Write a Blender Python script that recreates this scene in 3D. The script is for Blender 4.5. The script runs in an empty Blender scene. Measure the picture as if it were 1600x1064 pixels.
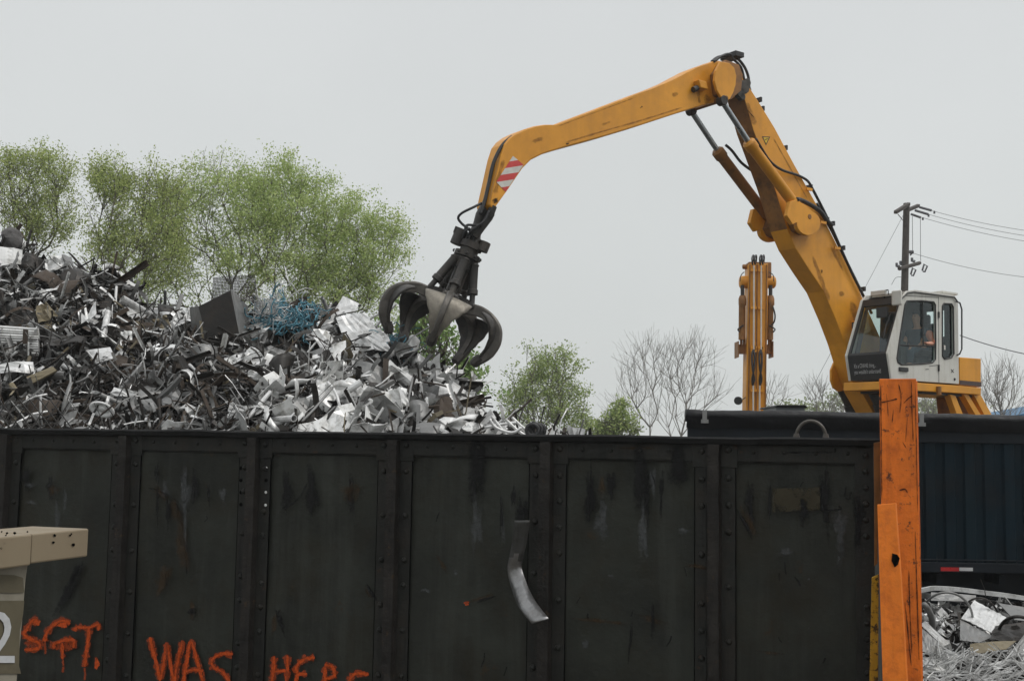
import bpy, bmesh, math, random
import numpy as np
from mathutils import Vector, Matrix, noise
from mathutils.geometry import tessellate_polygon

scene = bpy.context.scene
COL = scene.collection
V = Vector
rad = math.radians

# ------------------------------------------------------------------ camera
EYE = V((0, 0, 3.0))
FPX = 1830.0                       # focal length in pixels of the 1600 px wide photograph
PITCH = math.atan(168 / FPX)
ROLL = 0.0164
CAMR = (Matrix.Rotation(rad(90) + PITCH, 3, 'X') @ Matrix.Rotation(ROLL, 3, 'Z'))
cam = bpy.data.cameras.new('camera')
cam_o = bpy.data.objects.new('camera', cam)
COL.objects.link(cam_o)
cam.sensor_width = 36
cam.lens = 36 * FPX / 1600
cam.clip_start = 0.1
cam.clip_end = 3000
cam_o.matrix_world = Matrix.Translation(EYE) @ CAMR.to_4x4()
scene.camera = cam_o

# ------------------------------------------------------------------ world, sun, exposure
SUN_EL, SUN_AZ = rad(56), rad(108)          # azimuth measured from +Y towards +X
w = bpy.data.worlds.new("World")
scene.world = w
w.use_nodes = True
nt = w.node_tree
nt.nodes.clear()
out = nt.nodes.new('ShaderNodeOutputWorld')
bg = nt.nodes.new('ShaderNodeBackground')
bg.inputs['Strength'].default_value = 0.1
sky = nt.nodes.new('ShaderNodeTexSky')
sky.sky_type = 'NISHITA'
sky.sun_disc = False
sky.sun_elevation = SUN_EL
sky.sun_rotation = SUN_AZ
sky.dust_density = 4.0
tc = nt.nodes.new('ShaderNodeTexCoord')
sep = nt.nodes.new('ShaderNodeSeparateXYZ')
nt.links.new(tc.outputs['Generated'], sep.inputs[0])
rmp = nt.nodes.new('ShaderNodeValToRGB')     # overcast layer: even near the horizon, brighter overhead
e = rmp.color_ramp.elements
e[0].position = 0.0; e[0].color = (6.6, 6.85, 6.75, 1)
e[1].position = 1.0; e[1].color = (12.0, 12.2, 12.4, 1)
k = rmp.color_ramp.elements.new(0.18); k.color = (7.0, 7.25, 7.2, 1)
k = rmp.color_ramp.elements.new(0.42); k.color = (7.0, 7.2, 7.25, 1)
nt.links.new(sep.outputs['Z'], rmp.inputs[0])
cn = nt.nodes.new('ShaderNodeTexNoise')      # faint cloud structure
cn.inputs['Scale'].default_value = 2.2
cn.inputs['Detail'].default_value = 4
nt.links.new(tc.outputs['Generated'], cn.inputs['Vector'])
cmr = nt.nodes.new('ShaderNodeMapRange')
cmr.inputs[1].default_value = 0.3; cmr.inputs[2].default_value = 0.7
cmr.inputs[3].default_value = 0.955; cmr.inputs[4].default_value = 1.035
nt.links.new(cn.outputs[0], cmr.inputs[0])
vm = nt.nodes.new('ShaderNodeVectorMath'); vm.operation = 'SCALE'
nt.links.new(rmp.outputs[0], vm.inputs[0]); nt.links.new(cmr.outputs[0], vm.inputs['Scale'])
mx = nt.nodes.new('ShaderNodeMix'); mx.data_type = 'RGBA'
mx.inputs['Factor'].default_value = 0.96
nt.links.new(sky.outputs[0], mx.inputs['A']); nt.links.new(vm.outputs[0], mx.inputs['B'])
nt.links.new(mx.outputs['Result'], bg.inputs['Color'])
nt.links.new(bg.outputs[0], out.inputs['Surface'])

sun = bpy.data.lights.new('sun', 'SUN')
sun.energy = 1.2
sun.angle = rad(25)
sun.color = (1.0, 0.97, 0.93)
sun_o = bpy.data.objects.new('sun', sun)
COL.objects.link(sun_o)
sd = V((math.sin(SUN_AZ) * math.cos(SUN_EL), math.cos(SUN_AZ) * math.cos(SUN_EL), math.sin(SUN_EL)))
sun_o.rotation_euler = sd.to_track_quat('Z', 'Y').to_euler()
scene.view_settings.view_transform = 'Standard'
scene.view_settings.look = 'None'
scene.view_settings.exposure = 0.0
scene.view_settings.gamma = 1.0
scene.cycles.max_bounces = 6
scene.cycles.transparent_max_bounces = 12

# ------------------------------------------------------------------ placing helpers
def ray(px, py):
    return CAMR @ V(((px - 800) / FPX, -(py - 532) / FPX, -1.0))

def P(px, py, Y):
    d = ray(px, py)
    return EYE + d * (Y / d.y)

def PP(px, py, p0, n):
    d = ray(px, py)
    return EYE + d * ((p0 - EYE).dot(n) / d.dot(n))

def px_of(p):
    q = CAMR.transposed() @ (p - EYE)
    return 800 + FPX * q.x / -q.z, 532 - FPX * q.y / -q.z

# ------------------------------------------------------------------ materials
MATS = {}
def material(name, base, rough=0.5, metal=0.0, var=0.18, vscale=4.0, dirt=None, dirt_amt=0.5, dscale=3.0,
             streak=None, streak_amt=0.5, sscale=6.0, island=0.0, bump=0.0, bscale=40.0, rust=None, rust_th=0.66, rscale=9.0,
             spec=0.5, coords='Object', two=None):
    m = bpy.data.materials.new(name)
    m.use_nodes = True
    t = m.node_tree; N = t.nodes; L = t.links
    bs = N['Principled BSDF']
    bs.inputs['Roughness'].default_value = rough
    bs.inputs['Metallic'].default_value = metal
    bs.inputs['Specular IOR Level'].default_value = spec
    co = N.new('ShaderNodeTexCoord').outputs[coords]
    def nz(scale, detail=5, vec=None, rgh=0.6):
        n = N.new('ShaderNodeTexNoise')
        n.inputs['Scale'].default_value = scale; n.inputs['Detail'].default_value = detail
        n.inputs['Roughness'].default_value = rgh
        L.new(vec or co, n.inputs['Vector'])
        return n.outputs[0]
    def rng(v, a, b, c, d):
        n = N.new('ShaderNodeMapRange')
        for i, x in enumerate((a, b, c, d)): n.inputs[i + 1].default_value = x
        L.new(v, n.inputs[0]); return n.outputs[0]
    def mix(f, a, b, mode='MIX'):
        n = N.new('ShaderNodeMix'); n.data_type = 'RGBA'; n.blend_type = mode
        if isinstance(f, float): n.inputs['Factor'].default_value = f
        else: L.new(f, n.inputs['Factor'])
        for s, x in (('A', a), ('B', b)):
            if isinstance(x, tuple): n.inputs[s].default_value = (*x[:3], 1)
            else: L.new(x, n.inputs[s])
        return n.outputs['Result']
    lo = tuple(c * (1 - var) for c in base); hi = tuple(min(1, c * (1 + var)) for c in base)
    if two: hi = two
    c = mix(rng(nz(vscale), 0.3, 0.7, 0, 1), lo, hi)
    if dirt:
        c = mix(rng(nz(dscale, 8, None, 0.7), 0.48, 0.72, 0, dirt_amt), c, dirt)
    if streak:
        mp = N.new('ShaderNodeMapping'); mp.inputs['Scale'].default_value = (1, 1, 0.07)
        L.new(co, mp.inputs['Vector'])
        c = mix(rng(nz(sscale, 6, mp.outputs[0], 0.65), 0.5, 0.72, 0, streak_amt), c, streak)
    if rust:
        c = mix(rng(nz(rscale, 8, None, 0.75), rust_th, rust_th + 0.05, 0, 0.9), c, rust)
    if island:
        g = N.new('ShaderNodeNewGeometry')
        f = rng(g.outputs['Random Per Island'], 0, 1, 1 - island, 1 + island * 0.6)
        vmn = N.new('ShaderNodeVectorMath'); vmn.operation = 'SCALE'
        L.new(c, vmn.inputs[0]); L.new(f, vmn.inputs['Scale']); c = vmn.outputs[0]
    L.new(c, bs.inputs['Base Color'])
    L.new(rng(nz(vscale * 2.3), 0.25, 0.75, max(0.05, rough - 0.12), min(1, rough + 0.15)), bs.inputs['Roughness'])
    if bump:
        b = N.new('ShaderNodeBump'); b.inputs['Strength'].default_value = bump; b.inputs['Distance'].default_value = 0.02
        L.new(nz(bscale, 4), b.inputs['Height']); L.new(b.outputs[0], bs.inputs['Normal'])
    MATS[name] = m
    return m

def soft_material(name, color, var=0.3, ragged=0.9, nscale=30.0, rough=0.7, top=1.0, soft=.7):
    """paint or rust that thins out raggedly towards the border of its patch (fade attribute)"""
    m = bpy.data.materials.new(name); m.use_nodes = True
    t = m.node_tree; N = t.nodes; L = t.links
    bs = N['Principled BSDF']; bs.inputs['Roughness'].default_value = rough; bs.inputs['Specular IOR Level'].default_value = 0.2
    co = N.new('ShaderNodeTexCoord').outputs['Object']
    n1 = N.new('ShaderNodeTexNoise'); n1.inputs['Scale'].default_value = nscale; n1.inputs['Detail'].default_value = 7; n1.inputs['Roughness'].default_value = 0.7
    L.new(co, n1.inputs['Vector'])
    r = N.new('ShaderNodeValToRGB'); r.color_ramp.elements[0].position = .3; r.color_ramp.elements[1].position = .7
    r.color_ramp.elements[0].color = (*[x * (1 - var) for x in color], 1); r.color_ramp.elements[1].color = (*[x * (1 + var) for x in color], 1)
    L.new(n1.outputs[0], r.inputs[0]); L.new(r.outputs[0], bs.inputs['Base Color'])
    at = N.new('ShaderNodeAttribute'); at.attribute_name = 'fade'
    s1 = N.new('ShaderNodeMath'); s1.operation = 'SUBTRACT'; s1.inputs[1].default_value = .5; L.new(n1.outputs[0], s1.inputs[0])
    s2 = N.new('ShaderNodeMath'); s2.operation = 'MULTIPLY_ADD'; s2.inputs[1].default_value = ragged * 2; L.new(s1.outputs[0], s2.inputs[0]); L.new(at.outputs['Fac'], s2.inputs[2])
    mr = N.new('ShaderNodeMapRange'); mr.interpolation_type = 'SMOOTHSTEP'
    mr.inputs[1].default_value = .2; mr.inputs[2].default_value = soft; mr.inputs[3].default_value = 0; mr.inputs[4].default_value = top
    L.new(s2.outputs[0], mr.inputs[0]); 
    mu = N.new('ShaderNodeMath'); mu.operation = 'MULTIPLY'; L.new(mr.outputs[0], mu.inputs[0])
    cl = N.new('ShaderNodeMapRange'); cl.inputs[1].default_value = 0; cl.inputs[2].default_value = .25; L.new(at.outputs['Fac'], cl.inputs[0]); L.new(cl.outputs[0], mu.inputs[1])
    L.new(mu.outputs[0], bs.inputs['Alpha'])
    return m

def leaf_material(name, c1, c2, c3):
    m = bpy.data.materials.new(name); m.use_nodes = True
    t = m.node_tree; N = t.nodes; L = t.links
    bs = N['Principled BSDF']; bs.inputs['Roughness'].default_value = 0.6
    bs.inputs['Specular IOR Level'].default_value = 0.25
    g = N.new('ShaderNodeNewGeometry')
    r = N.new('ShaderNodeValToRGB'); el = r.color_ramp.elements
    el[0].color = (*c1, 1); el[1].color = (*c3, 1); q = el.new(0.5); q.color = (*c2, 1)
    L.new(g.outputs['Random Per Island'], r.inputs[0]); L.new(r.outputs[0], bs.inputs['Base Color'])
    tr = N.new('ShaderNodeBsdfTranslucent'); L.new(r.outputs[0], tr.inputs[0])
    ms = N.new('ShaderNodeMixShader'); ms.inputs[0].default_value = 0.35
    L.new(bs.outputs[0], ms.inputs[1]); L.new(tr.outputs[0], ms.inputs[2])
    L.new(ms.outputs[0], N['Material Output'].inputs[0])
    return m

def glass_material(name, tint, refl=0.12, alpha=0.8):
    m = bpy.data.materials.new(name); m.use_nodes = True
    t = m.node_tree; N = t.nodes; L = t.links
    tr = N.new('ShaderNodeBsdfTransparent'); tr.inputs[0].default_value = (*tint, 1)
    gl = N.new('ShaderNodeBsdfGlossy'); gl.inputs['Roughness'].default_value = 0.04
    gl.inputs[0].default_value = (0.8, 0.88, 0.9, 1)
    ms = N.new('ShaderNodeMixShader')
    lw = N.new('ShaderNodeLayerWeight'); lw.inputs[0].default_value = .5
    fr = N.new('ShaderNodeMath'); fr.operation = 'POWER'; fr.inputs[1].default_value = 4; L.new(lw.outputs['Facing'], fr.inputs[0])
    ad = N.new('ShaderNodeMath'); ad.operation = 'ADD'; ad.inputs[1].default_value = refl
    L.new(fr.outputs[0], ad.inputs[0]); L.new(ad.outputs[0], ms.inputs[0])
    L.new(tr.outputs[0], ms.inputs[1]); L.new(gl.outputs[0], ms.inputs[2])
    L.new(ms.outputs[0], N['Material Output'].inputs[0])
    return m

M = {}
M['yellow'] = material('yellow_machine_paint', (0.70, 0.300, 0.018), 0.42, 0, 0.12, 1.2, dirt=(0.36, 0.145, 0.015), dirt_amt=0.38, dscale=1.3,
                       streak=(0.22, 0.09, 0.015), streak_amt=0.16, sscale=3, rust=(0.07, 0.035, 0.015), rust_th=0.685, rscale=4, bump=0.1)
M['yellow_grime_or_shade'] = material('grimy_or_shaded_yellow_paint', (0.26, 0.115, 0.026), 0.55, 0, 0.25, 3, dirt=(0.05, 0.03, 0.018), dirt_amt=0.85, dscale=4, bump=0.15)
M['orange'] = material('scraped_orange_paint', (0.72, 0.165, 0.012), 0.5, 0, 0.18, 2.2, dirt=(0.34, 0.065, 0.006), dirt_amt=0.85, dscale=6,
                       streak=(0.16, 0.035, 0.006), streak_amt=0.45, sscale=9, rust=(0.03, 0.015, 0.01), rust_th=0.57, rscale=10, bump=0.2, spec=0.3)
M['orange_bright'] = material('bright_orange_paint', (0.78, 0.20, 0.018), 0.5, 0, 0.15, 3, dirt=(0.45, 0.09, 0.01), dirt_amt=0.8, dscale=7,
                       rust=(0.04, 0.018, 0.012), rust_th=0.64, rscale=9, streak=(0.32, .07, .01), streak_amt=.35, sscale=9, bump=0.15, spec=0.3)
M['yellow_black'] = material('chipped_yellow_paint', (0.50, 0.30, 0.02), 0.55, 0, 0.2, 5, rust=(0.02, 0.015, 0.01), rust_th=0.52, rscale=14)
M['grapple'] = material('worn_grapple_steel', (0.036, 0.033, 0.030), 0.5, 0.25, 0.3, 5, dirt=(0.10, 0.08, 0.06), dirt_amt=0.6, dscale=3, bump=0.2, bscale=25)
M['grapple_worn'] = material('scoured_grapple_steel', (0.215, 0.195, 0.16), 0.5, 0.35, 0.25, 6, dirt=(0.10, 0.085, 0.065), dirt_amt=0.7, dscale=5, streak=(0.09, 0.08, 0.065), streak_amt=0.6, sscale=16, bump=0.15)
M['rib_steel'] = material('worn_brown_steel', (0.088, 0.080, 0.070), 0.45, 0.4, 0.3, 6, dirt=(0.05, 0.042, 0.035), dirt_amt=0.7, dscale=7, bump=0.15)
M['black'] = material('black_rubber_hose', (0.018, 0.018, 0.019), 0.5, 0, 0.3, 6)
M['chrome'] = material('hydraulic_rod_chrome', (0.42, 0.45, 0.47), 0.3, 0.9, 0.15, 5)
M['white_paint'] = material('cab_white_paint', (0.62, 0.61, 0.56), 0.45, 0, 0.08, 3, dirt=(0.36, 0.34, 0.28), dirt_amt=0.45, dscale=3, streak=(0.30, 0.26, 0.19), streak_amt=0.35, sscale=12, rust=(0.12, 0.06, 0.03), rust_th=0.73)
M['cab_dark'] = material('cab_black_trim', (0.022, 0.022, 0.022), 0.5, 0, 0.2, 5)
M['seat'] = material('cab_seat_fabric', (0.04, 0.045, 0.05), 0.85, 0, 0.2, 8)
M['red'] = material('decal_red', (0.55, 0.05, 0.045), 0.5, 0, 0.12, 8)
M['decal_white'] = material('decal_white', (0.60, 0.58, 0.53), 0.5, 0, 0.12, 8)
M['decal_yellow'] = material('decal_yellow', (0.65, 0.42, 0.02), 0.5)
M['text_white'] = material('lettering_white', (0.55, 0.55, 0.54), 0.6)
M['glass'] = glass_material('cab_side_glass', (0.74, 0.88, 0.86), 0.05)
M['glass_front'] = glass_material('cab_front_glass', (0.78, 0.84, 0.82), 0.06)
M['stain_grease'] = soft_material('grease_film', (0.16, 0.07, 0.02), 0.4, 0.8, 9.0, 0.5, 0.55, 1.2)
M['hole'] = material('black_hole', (0.004, 0.004, 0.004), 0.8, spec=0.0)
M['wall'] = material('gondola_dark_steel', (0.0200, 0.0220, 0.0170), 0.6, 0.0, 0.45, 1.6, dirt=(0.0185, 0.0155, 0.0080), dirt_amt=0.85, dscale=2.2,
                     streak=(0.040, 0.043, 0.036), streak_amt=0.7, sscale=5.0, rust=(0.032, 0.021, 0.010), rust_th=0.62, rscale=3.5, bump=0.45, bscale=7, spec=0.25)
M['wall_rib'] = material('gondola_rib_steel', (0.0145, 0.0150, 0.0125), 0.58, 0.0, 0.35, 2, dirt=(0.024, 0.018, 0.013), dirt_amt=0.8, dscale=4,
                     streak=(0.005, 0.005, 0.005), streak_amt=0.85, sscale=12, rust=(0.036, 0.020, 0.011), rust_th=0.63, rscale=7, bump=0.3, bscale=20, spec=0.25)
M['wall_post'] = material('gondola_worn_post', (0.020, 0.0175, 0.015), 0.55, 0.1, 0.4, 3, dirt=(0.006, 0.0055, 0.005), dirt_amt=0.9, dscale=5, rust=(0.046, 0.028, 0.015), rust_th=0.60, rscale=8, streak=(.004, .004, .0035), streak_amt=.85, sscale=20, bump=0.4, bscale=25, spec=0.25)
M['rim'] = material('gondola_black_rim', (0.008, 0.008, 0.008), 0.6, 0, 0.3, 5, bump=0.2, spec=0.2)
M['graffiti'] = soft_material('graffiti_film', (0.48, 0.068, 0.009), 0.45, 0.85, 45.0, 0.6, 0.92)
M['graffiti_thin'] = soft_material('graffiti_thin_film', (0.30, 0.050, 0.012), 0.3, 1.1, 35.0, 0.7, 0.75)
M['stain_brown'] = soft_material('stain_brown_film', (0.046, 0.027, 0.012), 0.35, 1.1, 16.0, 0.8, 0.7, 1.3)
M['stain_pale'] = soft_material('stain_pale_film', (0.09, 0.095, 0.10), 0.2, 1.0, 25.0, 0.7, 0.55, 1.3)
M['stain_dark'] = soft_material('stain_dark_film', (0.005, 0.005, 0.005), 0.3, 0.9, 22.0, 0.6, 0.9, 1.0)
M['stain_olive'] = soft_material('stain_olive_film', (0.040, 0.034, 0.020), 0.35, 1.2, 12.0, 0.7, 0.9)
M['beige'] = material('beige_barrier_paint', (0.225, 0.178, 0.115), 0.55, 0, 0.10, 3, dirt=(0.2, 0.165, 0.11), dirt_amt=0.5, dscale=3, rust=(0.03, 0.02, 0.014), rust_th=0.75, rscale=16)
M['beige_pale'] = material('pale_beige_paint', (0.235, 0.215, 0.17), 0.6, 0, 0.12, 5, dirt=(0.16, 0.14, 0.10), dirt_amt=0.6, dscale=7)
M['olive'] = material('olive_stencil_paint', (0.105, 0.090, 0.055), 0.65, 0, 0.15, 5, dirt=(0.06, 0.05, 0.035), dirt_amt=0.6, dscale=6)
M['numeral'] = material('white_stencil_paint', (0.50, 0.51, 0.52), 0.6, 0, 0.15, 9, dirt=(0.3, 0.29, 0.26), dirt_amt=0.5, dscale=12)
M['blue'] = material('dark_blue_trailer_paint', (0.0012, 0.0100, 0.0165), 0.6, 0, 0.35, 1.2, streak=(0.003, 0.014, 0.020), streak_amt=0.8, sscale=5, dirt=(0.008, 0.009, 0.010), dirt_amt=0.85, dscale=2, bump=0.1, spec=0.15)
M['blue_dark'] = material('trailer_rail_paint', (0.007, 0.010, 0.014), 0.55, 0, 0.3, 3, spec=0.2)
M['tarp'] = material('black_tarpaulin', (0.006, 0.006, 0.007), 0.45, 0, 0.3, 4, bump=0.8, bscale=7, spec=0.25)
M['reflector_red'] = material('red_reflector_tape', (0.40, 0.012, 0.012), 0.35)
M['reflector_white'] = material('white_reflector_tape', (0.50, 0.50, 0.50), 0.35)
M['ground'] = material('gravel_dirt', (0.10, 0.09, 0.075), 0.9, 0, 0.35, 0.6, dirt=(0.05, 0.045, 0.04), dirt_amt=0.8, dscale=0.25, bump=0.6, bscale=12)
M['bark'] = material('tree_bark', (0.13, 0.12, 0.085), 0.9, 0, 0.3, 4)
M['bark_grey'] = material('bare_twig_bark', (0.23, 0.215, 0.195), 0.9, 0, 0.3, 4)  # pale tone stands in for more haze over the distant twigs
M['pole'] = material('weathered_pole_wood', (0.075, 0.065, 0.058), 0.85, 0, 0.25, 5, streak=(0.035, 0.03, 0.028), streak_amt=0.7, sscale=20)
M['wire'] = material('power_cable', (0.12, 0.12, 0.125), 0.6)
M['insulator'] = material('grey_insulator', (0.10, 0.10, 0.11), 0.4)
M['alu'] = material('scrap_aluminium', (0.74, 0.74, 0.73), 0.38, 0.35, 0.2, 5, dirt=(0.17, 0.16, 0.14), dirt_amt=0.8, dscale=7, island=0.45, bump=0.15, bscale=14)
M['whitep'] = material('scrap_white_sheet', (0.78, 0.78, 0.765), 0.5, 0.0, 0.12, 4, dirt=(0.21, 0.19, 0.15), dirt_amt=0.8, dscale=6, island=0.4, bump=0.12, bscale=12)
M['steel'] = material('scrap_grey_steel', (0.24, 0.24, 0.235), 0.45, 0.35, 0.25, 4, dirt=(0.09, 0.075, 0.06), dirt_amt=0.7, dscale=4, island=0.5, bump=0.2, bscale=14)
M['darks'] = material('scrap_dark_steel', (0.024, 0.021, 0.018), 0.5, 0.25, 0.3, 5, dirt=(0.05, 0.035, 0.025), dirt_amt=0.7, dscale=4, island=0.5, bump=0.2, bscale=14)
M['rust'] = material('scrap_rusty_steel', (0.062, 0.045, 0.032), 0.75, 0.1, 0.35, 6, dirt=(0.035, 0.024, 0.018), dirt_amt=0.7, dscale=6, island=0.5, bump=0.3, bscale=20)
M['tan'] = material('scrap_tan_sheet', (0.20, 0.165, 0.10), 0.6, 0, 0.25, 6, dirt=(0.07, 0.055, 0.035), dirt_amt=0.7, dscale=6, island=0.4)
M['bluewire'] = material('blue_cable_sheath', (0.075, 0.23, 0.30), 0.45, 0, 0.3, 5, dirt=(0.12, 0.2, 0.24), dirt_amt=0.5, dscale=4, island=0.5)
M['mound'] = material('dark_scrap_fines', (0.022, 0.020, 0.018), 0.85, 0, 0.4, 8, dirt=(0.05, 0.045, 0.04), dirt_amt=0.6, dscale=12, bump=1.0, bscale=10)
M['stone'] = material('grey_concrete_lump', (0.105, 0.10, 0.098), 0.9, 0, 0.25, 5, dirt=(0.05, 0.048, 0.045), dirt_amt=0.6, dscale=8, bump=0.6, bscale=14)
M['skin'] = material('operator_skin', (0.62, 0.30, 0.20), 0.6, 0, 0.06, 6)
M['shirt'] = material('operator_dark_shirt', (0.035, 0.05, 0.07), 0.85, 0, 0.15, 8)
M['sleeve'] = material('operator_salmon_sleeve', (0.75, 0.24, 0.15), 0.85, 0, 0.12, 8)
M['hair'] = material('operator_dark_hair', (0.02, 0.015, 0.012), 0.8)
M['roofblue'] = material('blue_metal_roof', (0.02, 0.12, 0.24), 0.5, 0, 0.1, 2)
M['siding'] = material('pale_siding', (0.30, 0.31, 0.32), 0.7, 0, 0.1, 2)
M['lens'] = material('lamp_lens', (0.45, 0.45, 0.42), 0.15)
for k_, c_ in (('leaf_spring', ((0.29, 0.38, 0.12), (0.42, 0.53, 0.18), (0.57, 0.63, 0.28))),
               ('leaf_green', ((0.22, 0.30, 0.09), (0.33, 0.42, 0.14), (0.45, 0.51, 0.20))),
               ('leaf_pale', ((0.22, 0.28, 0.13), (0.30, 0.35, 0.18), (0.38, 0.41, 0.24))),
               ('leaf_maple', ((0.16, 0.25, 0.08), (0.24, 0.36, 0.12), (0.34, 0.45, 0.18))),
               ('leaf_olive', ((0.26, 0.33, 0.10), (0.38, 0.46, 0.15), (0.51, 0.55, 0.22)))):
    M[k_] = leaf_material(k_, *c_)

# ------------------------------------------------------------------ object helpers
def tag(o, label=None, cat=None, group=None, kind=None):
    if label: o['label'] = label
    if cat: o['category'] = cat
    if group: o['group'] = group
    if kind: o['kind'] = kind
    return o

def empty(name, loc, label, cat, group=None):
    o = bpy.data.objects.new(name, None)
    o.empty_display_size = 0.3
    o.location = loc
    COL.objects.link(o)
    return tag(o, label, cat, group)

def world_loc(o):
    l = V(o.location)
    while o.parent:
        o = o.parent; l += V(o.location)
    return l

class MB:
    def __init__(s):
        s.v = []; s.f = []; s.m = []; s.cur = 0; s.fade = []
    def add(s, vs, fs, mi=None):
        b = len(s.v)
        s.v.extend([tuple(x) for x in vs])
        for f in fs:
            s.f.append(tuple(i + b for i in f)); s.m.append(s.cur if mi is None else mi)
    def box(s, c, sx, sy, sz, ax=None):
        c = V(c)
        X, Y, Z = ax if ax else (V((1, 0, 0)), V((0, 1, 0)), V((0, 0, 1)))
        vs = [c + X * (a * sx / 2) + Y * (b * sy / 2) + Z * (d * sz / 2) for d in (-1, 1) for b in (-1, 1) for a in (-1, 1)]
        s.add(vs, [(0, 2, 3, 1), (4, 5, 7, 6), (0, 1, 5, 4), (2, 6, 7, 3), (0, 4, 6, 2), (1, 3, 7, 5)])
    def prism(s, poly, off):
        off = V(off); n = len(poly); poly = [V(p) for p in poly]
        tris = tessellate_polygon([poly])
        vs = poly + [p + off for p in poly]
        fs = [tuple(t) for t in tris] + [tuple(i + n for i in reversed(t)) for t in tris]
        fs += [(i, (i + 1) % n, (i + 1) % n + n, i + n) for i in range(n)]
        s.add(vs, fs)
    def plate(s, outer, holes, off):
        off = V(off); loops = [[V(p) for p in outer]] + [[V(p) for p in h] for h in holes]
        tris = tessellate_polygon(loops)
        flat = [p for l in loops for p in l]; n = len(flat)
        vs = flat + [p + off for p in flat]
        fs = [tuple(t) for t in tris] + [tuple(i + n for i in reversed(t)) for t in tris]
        b = 0
        for l in loops:
            k = len(l)
            fs += [(b + i, b + (i + 1) % k, b + (i + 1) % k + n, b + i + n) for i in range(k)]
            b += k
        s.add(vs, fs)
    def tube(s, path, r, n=8, cap=True):
        path = [V(p) for p in path]
        rr = r if isinstance(r, (list, tuple)) else [r] * len(path)
        prev = None; rings = []
        for i, p in enumerate(path):
            a = path[max(0, i - 1)]; b = path[min(len(path) - 1, i + 1)]
            t = (b - a)
            t = t.normalized() if t.length > 1e-9 else V((0, 0, 1))
            if prev is None:
                u = t.orthogonal().normalized()
            else:
                u = prev - t * prev.dot(t)
                u = u.normalized() if u.length > 1e-6 else t.orthogonal().normalized()
            prev = u; w_ = t.cross(u)
            rings.append([p + (u * math.cos(2 * math.pi * k / n) + w_ * math.sin(2 * math.pi * k / n)) * rr[i] for k in range(n)])
        vs = [q for rg in rings for q in rg]; fs = []
        for i in range(len(rings) - 1):
            for k in range(n):
                fs.append((i * n + k, i * n + (k + 1) % n, (i + 1) * n + (k + 1) % n, (i + 1) * n + k))
        if cap:
            fs.append(tuple(reversed(range(n)))); fs.append(tuple((len(rings) - 1) * n + k for k in range(n)))
        s.add(vs, fs)
    def cyl(s, a, b, r, n=16):
        s.tube([a, b], r, n)
    def pipe(s, a, b, r, wall=0.006, n=16):
        a = V(a); b = V(b)
        t = (b - a).normalized(); u = t.orthogonal().normalized(); w_ = t.cross(u)
        vs = []
        for c, q in ((a, r), (b, r), (b, r - wall), (a, r - wall)):
            vs += [c + (u * math.cos(2 * math.pi * k / n) + w_ * math.sin(2 * math.pi * k / n)) * q for k in range(n)]
        fs = []
        for g in range(4):
            h = (g + 1) % 4
            for k in range(n):
                fs.append((g * n + k, g * n + (k + 1) % n, h * n + (k + 1) % n, h * n + k))
        s.add(vs, fs)
    def dome(s, c, nrm, r, h, n=7):
        c = V(c); nrm = V(nrm).normalized(); u = nrm.orthogonal().normalized(); w_ = nrm.cross(u)
        vs = []
        for rr, hh in ((1, 0), (0.8, 0.65)):
            vs += [c + (u * math.cos(2 * math.pi * k / n) + w_ * math.sin(2 * math.pi * k / n)) * r * rr + nrm * h * hh for k in range(n)]
        vs.append(c + nrm * h)
        fs = [(k, (k + 1) % n, n + (k + 1) % n, n + k) for k in range(n)] + [(n + k, n + (k + 1) % n, 2 * n) for k in range(n)]
        s.add(vs, fs)
    def build(s, name, mats, parent=None, loc=None, smooth=False, bevel=0.0, solid=0.0):
        mats = mats if isinstance(mats, (list, tuple)) else [mats]
        base = world_loc(parent) if parent else None
        arr = np.array(s.v, dtype=np.float64)
        if loc is None:
            if parent: loc = base
            else:
                mn = arr.min(0); mxx = arr.max(0)
                loc = V(((mn[0] + mxx[0]) / 2, (mn[1] + mxx[1]) / 2, mn[2]))
        loc = V(loc)
        me = bpy.data.meshes.new(name)
        me.from_pydata((arr - np.array(loc)).tolist(), [], s.f)
        for m in mats: me.materials.append(m)
        if len(mats) > 1: me.polygons.foreach_set('material_index', s.m)
        bmx = bmesh.new(); bmx.from_mesh(me)
        if len(s.f) < 60000 and not solid:
            bmesh.ops.recalc_face_normals(bmx, faces=bmx.faces)
        bmx.to_mesh(me); bmx.free()
        if smooth: me.polygons.foreach_set('use_smooth', [True] * len(me.polygons))
        me.update()
        if s.fade:
            me.attributes.new('fade', 'FLOAT', 'POINT').data.foreach_set('value', s.fade)
        o = bpy.data.objects.new(name, me)
        COL.objects.link(o)
        if parent:
            o.parent = parent; o.location = loc - base
        else: o.location = loc
        if solid:
            md = o.modifiers.new('solid', 'SOLIDIFY'); md.thickness = solid; md.offset = 0
        if bevel:
            md = o.modifiers.new('bevel', 'BEVEL'); md.width = bevel; md.segments = 2; md.limit_method = 'ANGLE'; md.angle_limit = rad(35)
        if smooth and bevel:
            pass
        return o

def smooth_by_angle(o, ang=35):
    me = o.data
    me.polygons.foreach_set('use_smooth', [True] * len(me.polygons))
    bmx = bmesh.new(); bmx.from_mesh(me)
    for e_ in bmx.edges:
        if len(e_.link_faces) == 2 and e_.calc_face_angle(0) > rad(ang): e_.smooth = False
    bmx.to_mesh(me); bmx.free()
    return o

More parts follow.
